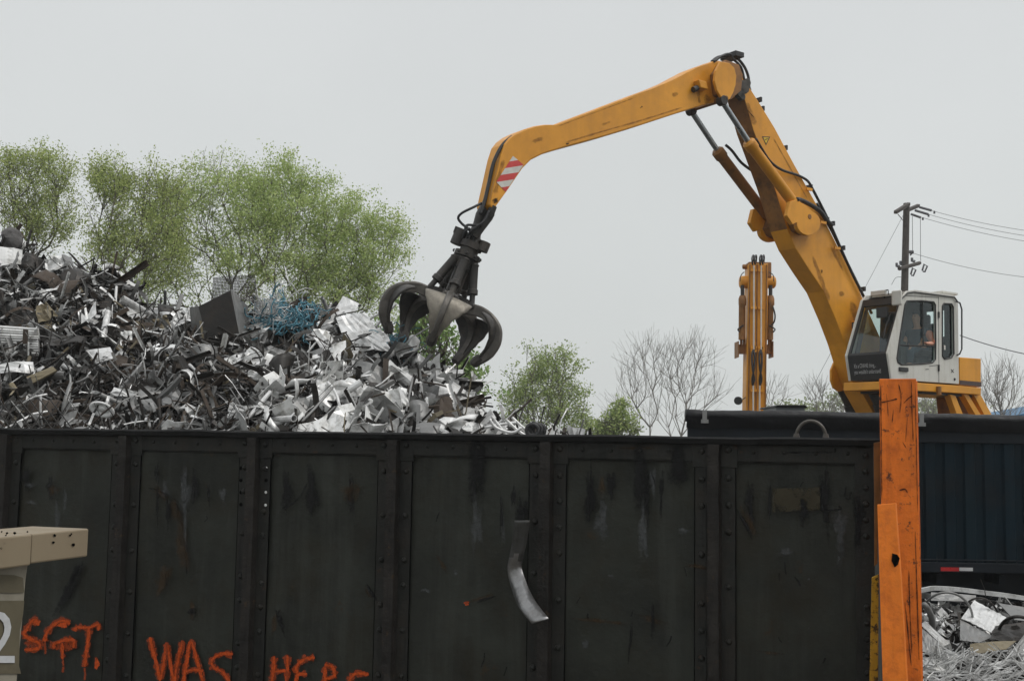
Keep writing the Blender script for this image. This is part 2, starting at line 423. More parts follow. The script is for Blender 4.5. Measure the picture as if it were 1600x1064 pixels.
def spline(pts, n=8):
    pts = [V(p) for p in pts]; out = []
    for i in range(len(pts) - 1):
        p0 = pts[max(0, i - 1)]; p1 = pts[i]; p2 = pts[i + 1]; p3 = pts[min(len(pts) - 1, i + 2)]
        for k in range(n):
            t = k / n
            out.append(0.5 * ((2 * p1) + (p2 - p0) * t + (2 * p0 - 5 * p1 + 4 * p2 - p3) * t * t + (3 * p1 - p0 - 3 * p2 + p3) * t ** 3))
    out.append(pts[-1]); return out

def text_geo(s, size):
    c = bpy.data.curves.new('lettering', 'FONT'); c.body = s; c.size = size; c.resolution_u = 3
    o = bpy.data.objects.new('lettering', c); COL.objects.link(o)
    bpy.context.view_layer.update()
    me = bpy.data.meshes.new_from_object(o.evaluated_get(bpy.context.evaluated_depsgraph_get()))
    vs = [V(x.co) for x in me.vertices]; fs = [tuple(p.vertices) for p in me.polygons]
    bpy.data.objects.remove(o); bpy.data.curves.remove(c); bpy.data.meshes.remove(me)
    return vs, fs

# ------------------------------------------------------------------ setting: ground
mb = MB()
mb.add([(-400, -60, 0), (400, -60, 0), (400, 900, 0), (-400, 900, 0)], [(0, 1, 2, 3)])
tag(mb.build('ground', M['ground'], loc=(0, 0, 0)), kind='structure')

# ------------------------------------------------------------------ gondola (dark riveted scrap wagon)
GU = V((0.947, -0.3212, 0)).normalized()
GN = V((GU.y, -GU.x, 0))                     # outward, towards the camera
GO = V((565 / FPX * 8.5, 8.5, 0))
GTOP = P(1365, 686, 8.5).z
GLEN, GDEEP = 9.6, 2.5
def gpt(u, z, n=0.0):
    return GO + GU * u + GN * n + V((0, 0, z))
def gat(px, py, n=0.0):
    """wall point seen at a pixel -> (u, z)"""
    q = PP(px, py, GO + GN * n, GN) - GO
    return q.dot(GU), q.z
gon = empty('scrap_gondola', gpt(-GLEN / 2, 0, -GDEEP / 2), 'long open scrap gondola wagon with dark riveted steel side and orange graffiti', 'wagon')
# front sheet: a grid with dents and bulging panels
rib_us = [gat(1118, 850)[0] - 1.312 * i for i in range(7)]
mb = MB(); nx, nz = 230, 70
Z0 = 0.45
for j in range(nz + 1):
    for i in range(nx + 1):
        u = -GLEN + GLEN * i / nx; z = Z0 + (GTOP - Z0 - 0.03) * j / nz
        d = 0.014 * noise.noise(V((u * 1.1, z * 1.1, 3))) + 0.007 * noise.noise(V((u * 3.1, z * 2.6, 9)))
        mb.v.append(tuple(gpt(u, z, d)))
for j in range(nz):
    for i in range(nx):
        a = j * (nx + 1) + i
        mb.f.append((a, a + 1, a + nx + 2, a + nx + 1)); mb.m.append(0)
mb.build('side_sheet', M['wall'], gon, smooth=True)
mb = MB()
AX = (GU, GN, V((0, 0, 1)))
mb.box(gpt(-GLEN / 2, (Z0 + GTOP) / 2, -GDEEP), GLEN, 0.03, GTOP - Z0 - 0.04, AX)
mb.build('far_side_sheet', M['wall'], gon)
for uu in (-GLEN + 0.015, -0.015):
    mb = MB(); mb.box(gpt(uu, (Z0 + GTOP) / 2 - .01, -GDEEP / 2), 0.03, GDEEP - 0.06, GTOP - Z0 - 0.06, AX)
    mb.build('end_sheet', M['wall'], gon)
mb = MB(); mb.box(gpt(-GLEN / 2, Z0 + 0.06, -GDEEP / 2), GLEN - 0.08, GDEEP - 0.06, 0.1, AX)
mb.build('floor_sheet', M['rim'], gon)
for uu in (-1.2, -8.4):                        # skids under the wagon
    mb = MB(); mb.box(gpt(uu, 0.22, -GDEEP / 2), 0.4, GDEEP - 0.3, 0.44, AX); mb.build('skid', M['rim'], gon, bevel=0.02)
# rim lip, slightly bent
mb = MB(); N = 60; vs = []
for i in range(N + 1):
    u = -GLEN - .05 + (GLEN + 0.12) * i / N
    dz = 0.008 * noise.noise(V((u * 1.3, 0, 5))) + 0.006 * noise.noise(V((u * 4, 2, 5)))
    for (n, z) in ((-0.06, -0.045), (0.075, -0.05), (0.085, -0.01), (0.07, 0.004), (-0.06, 0.0)):
        vs.append(gpt(u, GTOP + z + dz, n))
fs = []
for i in range(N):
    for k in range(5):
        fs.append((i * 5 + k, i * 5 + (k + 1) % 5, i * 5 + 5 + (k + 1) % 5, i * 5 + 5 + k))
fs += [(0, 1, 2, 3, 4), tuple(N * 5 + k for k in (4, 3, 2, 1, 0))]
mb.add(vs, fs); mb.build('rim_lip', M['rim'], gon)
# ribs: hat section with flanges, rivets, worn post; top strips between
rr_ = random.Random(4)
for k, ru in enumerate(rib_us):
    mb = MB(); zt = GTOP - 0.052
    mb.cur = 0
    for sx, wf in ((-0.135, 0.09), (0.125, 0.105)):
        mb.box(gpt(ru + sx * 0.78, (Z0 + zt) / 2, 0.017), wf, 0.012, zt - Z0, AX)
        mb.box(gpt(ru + sx * 0.80, zt - 0.09, 0.027), wf + 0.03, 0.012, 0.17, AX)
    for sx in (-0.1, 0.1):
        z = zt - 0.05 + rr_.uniform(-.01, .01)
        while z > Z0 + 0.1:
            mb.dome(gpt(ru + sx, z, 0.022 if z < zt - .2 else 0.032), GN, 0.027, 0.022)
            z -= rr_.choice((0.2, 0.2, 0.36, 0.36, 0.4)) if z < zt - 0.1 else 0.21
    mb.build('rib_flange', M['wall_rib'], gon, bevel=0.004)
    mb = MB()
    pu = ru - 0.005
    secs = 26; vs = []
    for i in range(secs + 1):
        z = Z0 + (zt - 0.003 - Z0) * i / secs
        jit = rr_.uniform(-.004, .004)
        for (a, n) in ((-0.055, 0.024), (-0.045, 0.085), (0.040, 0.085 ), (0.055, 0.024)):
            vs.append(gpt(pu + a + jit, z, n + jit * .6))
    fs = [(i * 4 + q, i * 4 + q + 1, i * 4 + q + 5, i * 4 + q + 4) for i in range(secs) for q in range(3)]
    fs += [(0, 1, 2, 3), tuple(secs * 4 + q for q in (3, 2, 1, 0))]
    mb.add(vs, fs)
    mb.build('rib_post', M['wall_post'], gon)
for ru in rib_us:
    for sx in (-0.154, 0.153):
        mb = MB(); mb.box(gpt(ru + sx, (Z0 + GTOP) / 2 - .1, 0.0165), 0.005, 0.009, GTOP - Z0 - .2, AX); mb.build('panel_gap', M['hole'], gon)
edges = sorted(rib_us) + [-0.1]
for k in range(len(edges) - 1):
    a, b = edges[k] + 0.165, edges[k + 1] - (0.165 if k < len(edges) - 2 else 0.01)
    mb = MB(); h = 0.125
    mb.box(gpt((a + b) / 2, GTOP - 0.054 - h / 2, 0.02), b - a, 0.02, h, AX)
    mb.box(gpt((a + b) / 2, GTOP - 0.054 - h - .006, 0.013), b - a, 0.008, 0.012, AX)
    u = a + 0.12
    while u < b - 0.05:
        mb.dome(gpt(u, GTOP - 0.11 + rr_.uniform(-.006, .006), 0.03), GN, 0.016, 0.012); u += 0.225
    mb.build('top_strip', M['wall_rib'], gon, bevel=0.003)
# end strap with close rivets, at the right end
mb = MB(); mb.box(gpt(-0.065, (Z0 + GTOP) / 2 - .03, 0.02), 0.13, 0.016, GTOP - Z0 - .06, AX)
zz = GTOP - 0.12
for i in range(16):
    mb.dome(gpt(-0.055, zz, 0.028), GN, 0.024, 0.02); zz -= 0.115 if i not in (5, ) else 0.5
mb.build('end_strap', M['wall_rib'], gon, bevel=0.003)
# pale discs painting in daylight seen through holes in the flange
mb = MB()
for (x, y) in ((415.5, 731), (415, 769), (414.5, 789)):
    u, z = gat(x, y, 0.03); mb.dome(gpt(u, z, 0.026), GN, 0.013, 0.004)
mb.build('hole_daylight', M['whitep'], gon)
mb = MB()
for (x, y) in ((376, 731), (376, 750), (376, 769), (376, 788), (415.5, 750), (955, 698)):
    u, z = gat(x, y, 0.03); mb.dome(gpt(u, z, 0.026), GN, 0.017, 0.004)
mb.build('empty_bolt_hole', M['hole'], gon)

def blotch(x, y, rx, ry, ang=0.0, n=0.034, jag=0.3, seed=0, pts=22, name='rust_stain', mt='stain_brown'):
    """irregular paint or rust patch on the wall, thinning out at its border"""
    r = random.Random(seed); mb = MB(); rx *= 1.5; ry *= 1.5
    ph = [r.uniform(0, 6.28) for _ in range(4)]; vs = []
    for f_, fd in ((1, 0.0), (0.62, 0.62), (0.3, 0.95)):
        for i in range(pts):
            t = 2 * math.pi * i / pts
            q = 1 + jag * (0.5 * math.sin(3 * t + ph[0]) + 0.4 * math.sin(5 * t + ph[1]))
            dx, dy = rx * q * f_ * math.cos(t), ry * q * f_ * math.sin(t)
            X = x + dx * math.cos(ang) - dy * math.sin(ang); Y = y + dx * math.sin(ang) + dy * math.cos(ang)
            u, z = gat(X, Y, n); vs.append(gpt(u, z, n)); mb.fade.append(fd)
    u, z = gat(x, y, n); vs.append(gpt(u, z, n)); mb.fade.append(1.0)
    fs = [(k * pts + i, k * pts + (i + 1) % pts, (k + 1) * pts + (i + 1) % pts, (k + 1) * pts + i) for k in range(2) for i in range(pts)]
    fs += [(2 * pts + i, 2 * pts + (i + 1) % pts, 3 * pts) for i in range(pts)]
    mb.add(vs, fs); return mb.build(name, M[mt], gon)

def stroke(mb, pts, w, n=0.036, jit=0.25, seed=0, sub=5, ends=0.55):
    """spray paint line through pixels, uneven width, thin at the edges"""
    r = random.Random(seed)
    path = spline([V((a, b, 0)) for a, b in pts], sub); vs = []
    for i, p in enumerate(path):
        a = path[max(0, i - 1)]; b = path[min(len(path) - 1, i + 1)]
        t = (b - a); t = t.normalized() if t.length > 1e-6 else V((1, 0, 0))
        o = V((-t.y, t.x, 0)); e_ = i in (0, len(path) - 1)
        ww = w * (1 + r.uniform(-jit, jit)) * (ends if e_ else 1)
        for sg, fd in ((1, 0.0), (.45, .85), (-.45, .85), (-1, 0.0)):
            q = p + o * (ww * sg * (1 + r.uniform(-.12, .12)))
            u, z = gat(q.x, q.y, n); vs.append(gpt(u, z, n)); mb.fade.append(fd * (.5 if e_ else 1))
    mb.add(vs, [(i * 4 + k, i * 4 + k + 1, i * 4 + k + 5, i * 4 + k + 4) for i in range(len(path) - 1) for k in range(3)])

LETTERS = [
    [(60, 972), (52, 968), (40, 985), (38, 992), (52, 1000), (62, 1006), (58, 1013), (38, 1015)],      # S
    [(110, 974), (96, 969), (80, 979), (71, 993), (70, 1002)],
    [(86, 1012), (84, 1006), (100, 1000), (115, 1000), (114, 1012)], [(97, 1003), (98, 1030)],
    [(117, 986), (120, 980), (138, 980), (154, 975), (153, 985)],
    [(139, 981), (137, 1005), (134, 1025), (132, 1042)],
    [(234, 995), (240, 1020), (246, 1042), (250, 1064)], [(250, 1064), (256, 1035), (260, 1003)], [(260, 1003), (267, 1040), (272, 1068)], [(272, 1068), (278, 1030), (286, 1000)],
    [(286, 1068), (292, 1030), (298, 1002), (306, 1025), (318, 1068)], [(289, 1048), (305, 1046), (318, 1048)],
    [(364, 1022), (346, 1021), (331, 1031), (334, 1042), (348, 1050), (358, 1066), (352, 1084)],
    [(428, 1024), (427, 1045), (424, 1075)], [(449, 1022), (449, 1050), (446, 1080)], [(426, 1049), (448, 1047)],
    [(492, 1027), (474, 1030), (463, 1042), (466, 1052), (480, 1052)], [(466, 1050), (462, 1072), (480, 1078)],
    [(507, 1040), (508, 1060), (506, 1080)], [(507, 1038), (520, 1042), (522, 1056), (508, 1062), (524, 1082)],
    [(576, 1053), (556, 1052), (546, 1062), (548, 1080)], [(548, 1068), (566, 1068)],
]
WORDS = ((0, 1), (1, 4), (4, 6), (6, 10), (10, 12), (12, 13), (13, 16), (16, 18), (18, 20), (20, 22))
for w0, w1 in WORDS:
    mb = MB()
    for i in range(w0, w1):
        s_ = LETTERS[i]
        mb.cur = 1; stroke(mb, s_, 6.6, n=0.0375 + (i % 3) * .0007, jit=0.4, seed=i + 50)
        mb.cur = 0; stroke(mb, s_, 3.1, n=0.0415 + (i % 5) * 0.0012, jit=0.35, seed=i)
        a, b = s_[-1]
        if i % 2: mb.cur = 1; stroke(mb, [(a, b), (a + 1, b + 12), (a, b + 20)], 2.4, n=0.049, seed=i + 99)
    mb.build('graffiti_letter', [M['graffiti'], M['graffiti_thin']], gon)
for k, (x, y, a, b_, nn) in enumerate(((57, 972, 5, 5, .044), (151, 1036, 3.5, 8, .044), (729, 942, 3.5, 3, .034), (98, 976, 7, 4, .050))):
    blotch(x, y, a, b_, seed=3 + k, n=nn, name='paint_blob', mt='graffiti')
for k, (x, y, a, b_, nn) in enumerate(((55, 1004, 14, 9, .0362), (98, 1008, 16, 8, .0364))):
    blotch(x, y, a, b_, seed=21 + k, n=nn, name='overspray', mt='graffiti_thin')
blotch(548, 768, 15, 13, 0.3, seed=5)
for i, (x, y, a, b_, an) in enumerate(((250, 770, 14, 5, .8), (275, 800, 18, 8, 1.1), (255, 905, 9, 22, .4), (940, 970, 40, 3, .1), (1020, 968, 22, 5, .3), (1170, 815, 5, 22, -.5), (1000, 700, 30, 2, .0),
        (300, 950, 4, 16, 0), (750, 935, 22, 3, -.3), (1090, 885, 20, 3, .2), (1205, 1020, 18, 3, .1), (85, 765, 9, 7, 0), (940, 760, 5, 14, 0), (430, 970, 5, 18, .2), (575, 925, 4, 10, -.5), (690, 880, 3, 14, -.5), (285, 850, 9, 40, -.1)  )):
    blotch(x, y, a, b_, an, seed=40 + i)
for i, (x, y, a, b_, an) in enumerate(((105, 925, 7, 34, .45), (118, 895, 6, 20, .5), (1165, 820, 3, 20, -.5), (438, 970, 4, 18, -.3), (580, 925, 3, 14, -.6), (760, 935, 14, 2, -.3), (300, 955, 6, 5, 0), (1020, 970, 3, 24, .0), (985, 1000, 2, 30, .1), (745, 720, 12, 60, 0.02), (1000, 745, 10, 50, 0), (1060, 730, 14, 30, 0))):
    blotch(x, y, a, b_, an, seed=80 + i, n=0.0355, name='tar_stain', mt='stain_dark')
for i in range(26):
    x = rr_.uniform(230, 1340); y = rr_.uniform(730, 1050)
    if any(abs(x - q) < 45 for q in (394, 615, 856, 1118)): continue
    a = rr_.uniform(-.9, .9); l = rr_.uniform(8, 24); mb = MB()
    stroke(mb, [(x, y), (x + l * .5 * math.sin(a) + rr_.uniform(-3, 3), y + l * .5), (x + l * math.sin(a), y + l)], rr_.uniform(1, 2.2), n=0.033, seed=i)
    mb.build('scratch', M['stain_dark'], gon)
for i, (x, y, a, b_, an) in enumerate(((48, 758, 8, 3, .0), (50, 785, 9, 3, .2), (1068, 830, 8, 5, 0.3), (1228, 862, 12, 6, 0), (712, 895, 4, 4, .0), (955, 900, 5, 3, .4), (914, 1005, 6, 7, 0), (665, 922, 7, 3, .2), (1264, 904, 2, 2, 0), (1264, 980, 1.5, 1.5, 0), (960, 698, 2, 2, 0)  )):
    blotch(x, y, a, b_, an, seed=120 + i, n=0.0368, name='pale_scuff', mt='stain_pale')
for i in range(46):                              # runs of dirt and wiped streaks below the top strip
    x = rr_.uniform(30, 1350)
    if min(abs(x - q) for q in (196, 394, 615, 856, 1118)) < 38: continue
    pale = rr_.random() < .5; l = rr_.uniform(18, 75); y = 718 + l * .8 + rr_.uniform(0, 60)
    blotch(x, y, rr_.uniform(2, 9), l * .6, rr_.uniform(-.05, .05), seed=300 + i, n=.0325 + i * .00006, jag=.5, name='dirt_run', mt='stain_pale' if pale else 'stain_dark')
mb = MB(); qd = ((1207, 763), (1280, 761), (1281, 797), (1209, 800)); vs = []
for j in range(5):
    for i in range(7):
        u_, v_ = i / 6, j / 4; x = 1207 + 74 * u_; y = (763 - 2 * u_) * (1 - v_) + (800 - 3 * u_) * v_
        u, z = gat(x, y, 0.031); vs.append(gpt(u, z, 0.031)); mb.fade.append(.55 if i in (0, 6) or j in (0, 4) else .8)
mb.add(vs, [(j * 7 + i, j * 7 + i + 1, j * 7 + i + 8, j * 7 + i + 7) for j in range(4) for i in range(6)])
mb.build('paint_patch', M['stain_olive'], gon)
for s_ in ([(1283, 762), (1284, 798)], [(1281, 797), (1300, 797), (1314, 795), (1310, 790)], [(1227, 707), (1305, 706)], [(1305, 700), (1305, 707)], [(1322, 760), (1320, 775), (1327, 780), (1330, 768)], [(480, 755), (465, 780), (440, 795)], [(232, 762), (255, 770), (277, 790), (290, 850), (292, 900)]):
    mb = MB(); stroke(mb, s_, 2.2, n=0.0335, seed=9); mb.build('weld_line', M['stain_dark'], gon)
# lifting eye on the rim
mb = MB(); u0, _ = gat(1267, 684); cz = GTOP + 0.0
pth = [gpt(u0 + 0.105 * math.cos(t), cz + 0.01 + 0.118 * math.sin(t), -0.01) for t in [math.pi * i / 14 for i in range(15)]]
mb.tube([gpt(u0 + 0.11, cz - .02, -.01)] + pth + [gpt(u0 - 0.11, cz - .02, -.01)], 0.013, 8)
for sg in (-1, 1):
    mb.tube([gpt(u0 + sg * .105, cz - .005, -.01), gpt(u0 + sg * .105, cz + .035, -.01)], [.028, .018], 8)
smooth_by_angle(mb.build('lifting_eye', M['rib_steel'], gon))

# aluminium strip hanging on the gondola side
mb = MB(); cl = [(816, 813, 24, .24), (813, 838, 23, .19), (808, 864, 22, .13), (804, 888, 22, .09), (809, 908, 23, .12), (816, 928, 25, .20), (826, 947, 27, .30), (844, 970, 27, .43)]
vs = []; sp = spline([V((a, b, 0)) for a, b, c, d in cl], 4); dd = spline([V((c, d * 100, 0)) for a, b, c, d in cl], 4)
for p, q in zip(sp, dd):
    for f_ in (-.5, -.2, .15, .5):
        tw = max(0, (p.y - 880) / 90)
        n = q.y / 100 + (0.010 * (1 - (2 * f_) ** 2)) * (0.3 + tw) + .008 * math.sin(p.y * .11 + f_ * 3)
        x = p.x + f_ * q.x
        u, z = gat(x, p.y + f_ * (0 if p.y < 890 else -8), n); vs.append(gpt(u, z, n))
m_ = len(sp)
mb.add(vs, [])
for i in range(m_ - 1):                          # upper half coloured darker, painting in its dark downward reflection
    for k in range(3):
        mb.f.append((i * 4 + k, i * 4 + k + 1, i * 4 + k + 5, i * 4 + k + 4)); mb.m.append(1 if sp[i].y + 9 * math.sin(k * 2.1) < 868 else 0)
hs = mb.build('metal_strip', [material('hanging_aluminium', (0.27, 0.27, 0.27), 0.36, 0.9, 0.25, 4, dirt=(0.16, 0.15, 0.14), dirt_amt=.8, dscale=6, bump=.3, bscale=15), material('aluminium_dark_reflection', (0.085, 0.085, 0.082), 0.5, 0.5, 0.4, 9, dirt=(0.02, 0.02, 0.019), dirt_amt=.8, dscale=9)], smooth=True, solid=0.006)
tag(hs, 'curled grey aluminium strip hanging down the dark gondola side', 'strip')

# ------------------------------------------------------------------ orange post, leaning plate, yellow edge
def down_to_ground(a, b):
    d = b - a; return a + d * ((0 - a.z) / d.z)
def beam_post(name, tl, tr, bl, br, Y, mat_, label, depth=0.26):
    a, b, c, d = P(*tl, Y), P(*tr, Y), P(*bl, Y), P(*br, Y)
    c2, d2 = down_to_ground(a, c), down_to_ground(b, d)
    root = empty(name, ((c2 + d2) / 2), label, 'post')
    bk = V((0.38, 1, 0)).normalized()
    mb = MB(); mb.prism([a, b, d2, c2], bk * 0.018)
    mb.build('front_flange', mat_, root, bevel=0.005)
    mb = MB(); mb.prism([a + bk * depth, b + bk * depth, d2 + bk * depth, c2 + bk * depth], bk * 0.018)
    mb.build('back_flange', mat_, root, bevel=0.005)
    m1, m2 = (a + b) / 2, (c2 + d2) / 2; s = (b - a).normalized() * 0.006
    mb = MB(); mb.prism([m1 - s + bk * 0.018, m1 + s + bk * .018, m2 + s + bk * .018, m2 - s + bk * .018], bk * (depth - 0.018))
    mb.build('web', mat_, root)
    return root
beam_post('steel_post', (1373.5, 592), (1431.5, 591.5), (1381, 1064), (1440.5, 1064), 8.2, M['orange'], 'tall scraped orange steel post standing at right end of dark gondola')
a, b, c, d = P(1370.5, 788, 8.02), P(1399, 786, 8.02), P(1379, 1064, 7.98), P(1416, 1064, 7.98)
cz, dz = down_to_ground(a, c), down_to_ground(b, d)
mb = MB(); mb.prism([a, b, P(1402, 832, 8.01), P(1407, 900, 8.0), dz, cz], V((0.02, 0.03, 0)))
mb.add([P(1394, 864, 7.995), P(1402, 866, 7.995), P(1406, 872, 7.995), P(1403, 882, 7.995), P(1398, 886, 7.995), P(1393, 876, 7.995)], [(0, 1, 2, 3, 4, 5)], 1)
tag(mb.build('steel_plate', [M['orange_bright'], M['hole']], bevel=0.003), 'narrow bright orange steel plate leaning against the tall orange post', 'plate')
a, b, c, d = P(1362, 902, 8.32), P(1373, 897, 8.32), P(1358.5, 1064, 8.30), P(1372, 1064, 8.30)
mb = MB(); mb.prism([P(1365, 692, 8.34), P(1375, 690, 8.34), P(1376, 790, 8.34), P(1372, 800, 8.34), P(1371, 880, 8.34), P(1366, 885, 8.34), P(1366, 790, 8.34)], V((.01, .03, 0)))
tag(mb.build('edge_strip', M['yellow_grime_or_shade'], bevel=.003), 'narrow stained brown-orange strip at the upper right edge of the gondola beside the post', 'strip')
mb = MB(); mb.prism([b, down_to_ground(b, d), down_to_ground(a, c), a], V((0.01, 0.03, 0)))
tag(mb.build('edge_strip', M['yellow_black'], bevel=0.003), 'chipped yellow and black steel strip between gondola end and orange post', 'strip')

rk = random.Random(12)
def crack(pts, w, Yv, name='paint_crack'):
    m_ = MB(); path = spline([V((x, y, 0)) for x, y in pts], 4); vs = []
    for i, p in enumerate(path):
        t = (path[min(len(path) - 1, i + 1)] - path[max(0, i - 1)]).normalized(); o = V((-t.y, t.x, 0)); ww = w * rk.uniform(.6, 1.5) * (.3 if i in (0, len(path) - 1) else 1)
        for sg, fd in ((1, 0), (.4, .9), (-.4, .9), (-1, 0)): q = p + o * ww * sg; vs.append(P(q.x, q.y, Yv)); m_.fade.append(fd)
    m_.add(vs, [(i * 4 + k, i * 4 + k + 1, i * 4 + k + 5, i * 4 + k + 4) for i in range(len(path) - 1) for k in range(3)])
    return m_.build(name, M['stain_dark'], post_)
post_ = [o for o in COL.objects if o.name == 'steel_post'][0]
for pts, w_ in (([(1376, 629), (1390, 626), (1402, 623)], 2.5), ([(1404, 600), (1408, 620), (1406, 645)], 1.8), ([(1424, 596), (1425, 640), (1427, 690)], 1.6), ([(1376, 600), (1377, 680), (1378, 780)], 1.8), ([(1412, 630), (1420, 622), (1426, 618)], 1.6), ([(1405, 766), (1414, 764), (1418, 770)], 2.2), ([(1410, 690), (1416, 700)], 1.6),
        ([(1430, 600), (1432, 700), (1434, 800)], 1.4), ([(1420, 890), (1422, 960), (1425, 1020)], 2.2), ([(1430, 830), (1433, 930), (1436, 1030)], 1.8), ([(1414, 940), (1420, 1000), (1424, 1040)], 1.8), ([(1396, 640), (1394, 660)], 1.3), ([(1385, 615), (1388, 650)], 1.2), ([(1418, 650), (1415, 690)], 1.1)):
    crack(pts, w_ * .62, 8.196)
# ------------------------------------------------------------------ beige barrier at lower left, near the camera
B0, B1 = P(0, 829, 4.05), P(139, 825.5, 4.5)
bd = (B1 - B0); bd.z = 0; bd.normalize()
bn = V((bd.y, -bd.x, 0))                       # towards the camera
h_bar = 0.105
def bpt(s, z, n=0.0): return V((B1.x, B1.y, B1.z)) + bd * s + bn * n + V((0, 0, z))
bar = empty('concrete_barrier', bpt(-0.9, -B1.z, -0.15), 'beige painted barrier block with overhanging top beam and stencilled numeral', 'barrier')
mb = MB(); mb.box(bpt(-0.155, -h_bar / 2, -0.13), 0.31, 0.26, h_bar, (bd, bn, V((0, 0, 1))))
mb.box(bpt(-1.16, -h_bar / 2 - .003, -0.13), 1.69, 0.266, h_bar + .004, (bd, bn, V((0, 0, 1))))
mb.build('top_beam', M['beige'], bar, bevel=0.006)
q = PP(41, 890, bpt(0, 0, -0.05), bn); s1 = (q - bpt(0, 0, -.05)).dot(bd)
zb = -h_bar - 0.002
mb = MB(); bot = -B1.z
pr = [(s1 + 0.012, zb), (s1 + .004, zb - 0.06), (s1 - 0.002, zb - .2), (s1 - .016, zb - .45), (s1 - .02, bot), (s1 - 1.5, bot), (s1 - 1.5, zb)]
mb.prism([bpt(s, z, -.05) for s, z in pr], -bn * 0.2)
mb.build('body', M['beige_pale'], bar, bevel=0.008)
def on_body(px, py, n=-0.046):
    return PP(px, py, bpt(0, 0, n), bn)
mb = MB()
mb.add([on_body(-60, 938), on_body(38, 938), on_body(36, 960), on_body(31, 985), on_body(30, 1040), on_body(33, 1052), on_body(-60, 1052)], [(0, 1, 2, 3, 4, 5, 6)])
mb.add([on_body(-60, 896), on_body(22, 898), on_body(36, 902), on_body(38, 925), on_body(22, 926), on_body(-60, 924)], [(0, 1, 2, 3, 4, 5)])
mb.build('stencil_panel', M['olive'], bar)
vs, fs = text_geo('2', 1.0)
mnx = min(v.x for v in vs); mxx = max(v.x for v in vs); mny = min(v.y for v in vs); mxy = max(v.y for v in vs)
mb = MB(); mb.add([on_body(-24 + 47 * (v.x - mnx) / (mxx - mnx), 1035 - 81 * (v.y - mny) / (mxy - mny), -0.042) for v in vs], fs)
mb.build('numeral', M['numeral'], bar)
mb = MB(); rb = random.Random(2)
for i in range(13):
    x = rb.choice((rb.uniform(0, 45), rb.uniform(80, 136))); y = rb.uniform(830, 838) if i < 8 else rb.uniform(838, 858)
    r_ = rb.uniform(1, 2.6)
    mb.add([PP(x + r_ * math.cos(t) * rb.uniform(.6, 1.3), y + r_ * math.sin(t) * rb.uniform(.6, 1.3), bpt(0, 0, .003), bn) for t in [k * .9 for k in range(7)]], [tuple(range(7))])
mb.build('paint_chip', M['hole'], bar)

# ------------------------------------------------------------------ blue open-top trailer with rolled tarpaulin
TY = 16.0
tl = P(1075, 641, TY); zt = P(1337, 645, TY).z; zbm = P(1520, 893, TY).z; zs = P(1500, 692, TY).z
X0, X1 = tl.x, 13.5
tr = empty('open_trailer', ((X0 + X1) / 2, TY + 1.25, 0), 'dark blue corrugated open-top trailer with black rolled tarpaulin along its top', 'trailer')
mb = MB(); pitch_ = 0.27; x = X0; pts = []
while x < X1:
    for dx, dy in ((0, 0), (0.13, 0), (0.155, 0.035), (0.245, 0.035)): pts.append((x + dx, TY + 0.03 + dy))
    x += pitch_
vs = [(a, b, zbm + 0.1) for a, b in pts] + [(a, b, zs) for a, b in pts]; n = len(pts)
mb.add(vs, [(i, i + 1, n + i + 1, n + i) for i in range(n - 1)])
mb.build('side_wall', M['blue'], tr)
mb = MB(); mb.box(((X0 + .45 + X1) / 2, TY + 2.45, (zbm + zt) / 2 - .05), X1 - X0 - .45, 0.04, zt - zbm - .2); mb.build('far_wall', M['blue'], tr)
for xx, sk in ((X0 + .05, .42), (X1 - .05, 0)):
    mb = MB(); mb.prism([(xx, TY + .08, zbm + .05), (xx + sk, TY + 2.42, zbm + .05), (xx + sk, TY + 2.42, zt - .12), (xx, TY + .08, zt - .12)], (.04, 0, 0)); mb.build('end_wall', M['blue'], tr)
mb = MB(); mb.box(((X0 + X1) / 2 + .3, TY + 1.26, zbm + .02), X1 - X0 - .6, 2.3, 0.1); mb.build('floor', M['blue_dark'], tr)
mb = MB(); mb.box(((X0 + X1) / 2, TY + .035, zs + (zt - .08 - zs) / 2), X1 - X0, 0.07, zt - .08 - zs); mb.build('top_rail', M['blue_dark'], tr, bevel=.008)
mb = MB(); mb.box(((X0 + X1) / 2, TY + .0, zbm + 0.055), X1 - X0, 0.09, 0.13)
mb.box(((X0 + X1) / 2, TY + .02, zbm + 0.15), X1 - X0, 0.02, 0.02); mb.build('bottom_rail', M['blue_dark'], tr, bevel=.006)
mb = MB(); N = 90; vs = []; ns = 10
for i in range(N + 1):
    x = X0 - .03 + (X1 - X0) * i / N
    for k in range(ns):
        t = 2 * math.pi * k / ns
        q = 1 + 0.22 * noise.noise(V((x * 2.3, math.cos(t), math.sin(t) * 2))) + .12 * noise.noise(V((x * 7, math.cos(t) * 2, math.sin(t) * 2)))
        vs.append((x, TY + .02 + .12 * q * math.cos(t), zt - .075 + .085 * q * math.sin(t) + .02 * noise.noise(V((x * .9, 0, 0)))))
fs = [(i * ns + k, i * ns + (k + 1) % ns, (i + 1) * ns + (k + 1) % ns, (i + 1) * ns + k) for i in range(N) for k in range(ns)] + [tuple(range(ns)), tuple(N * ns + k for k in reversed(range(ns)))]
mb.add(vs, fs)
vs = []                                          # tarp skirt hanging below the roll
for i in range(N + 1):
    x = X0 - .03 + (X1 - X0) * i / N
    for k, (dy, dz) in enumerate(((-.10, -.09), (-.085, -.16), (-.05, -.235))):
        vs.append((x, TY + dy - .02 * noise.noise(V((x * 3, k, 4))), zt + dz + .02 * noise.noise(V((x * 1.7, k * 3, 7)))))
mb.add(vs, [(i * 3 + k, i * 3 + k + 1, i * 3 + k + 4, i * 3 + k + 3) for i in range(N) for k in range(2)])
mb.build('tarpaulin', M['tarp'], tr, smooth=True)
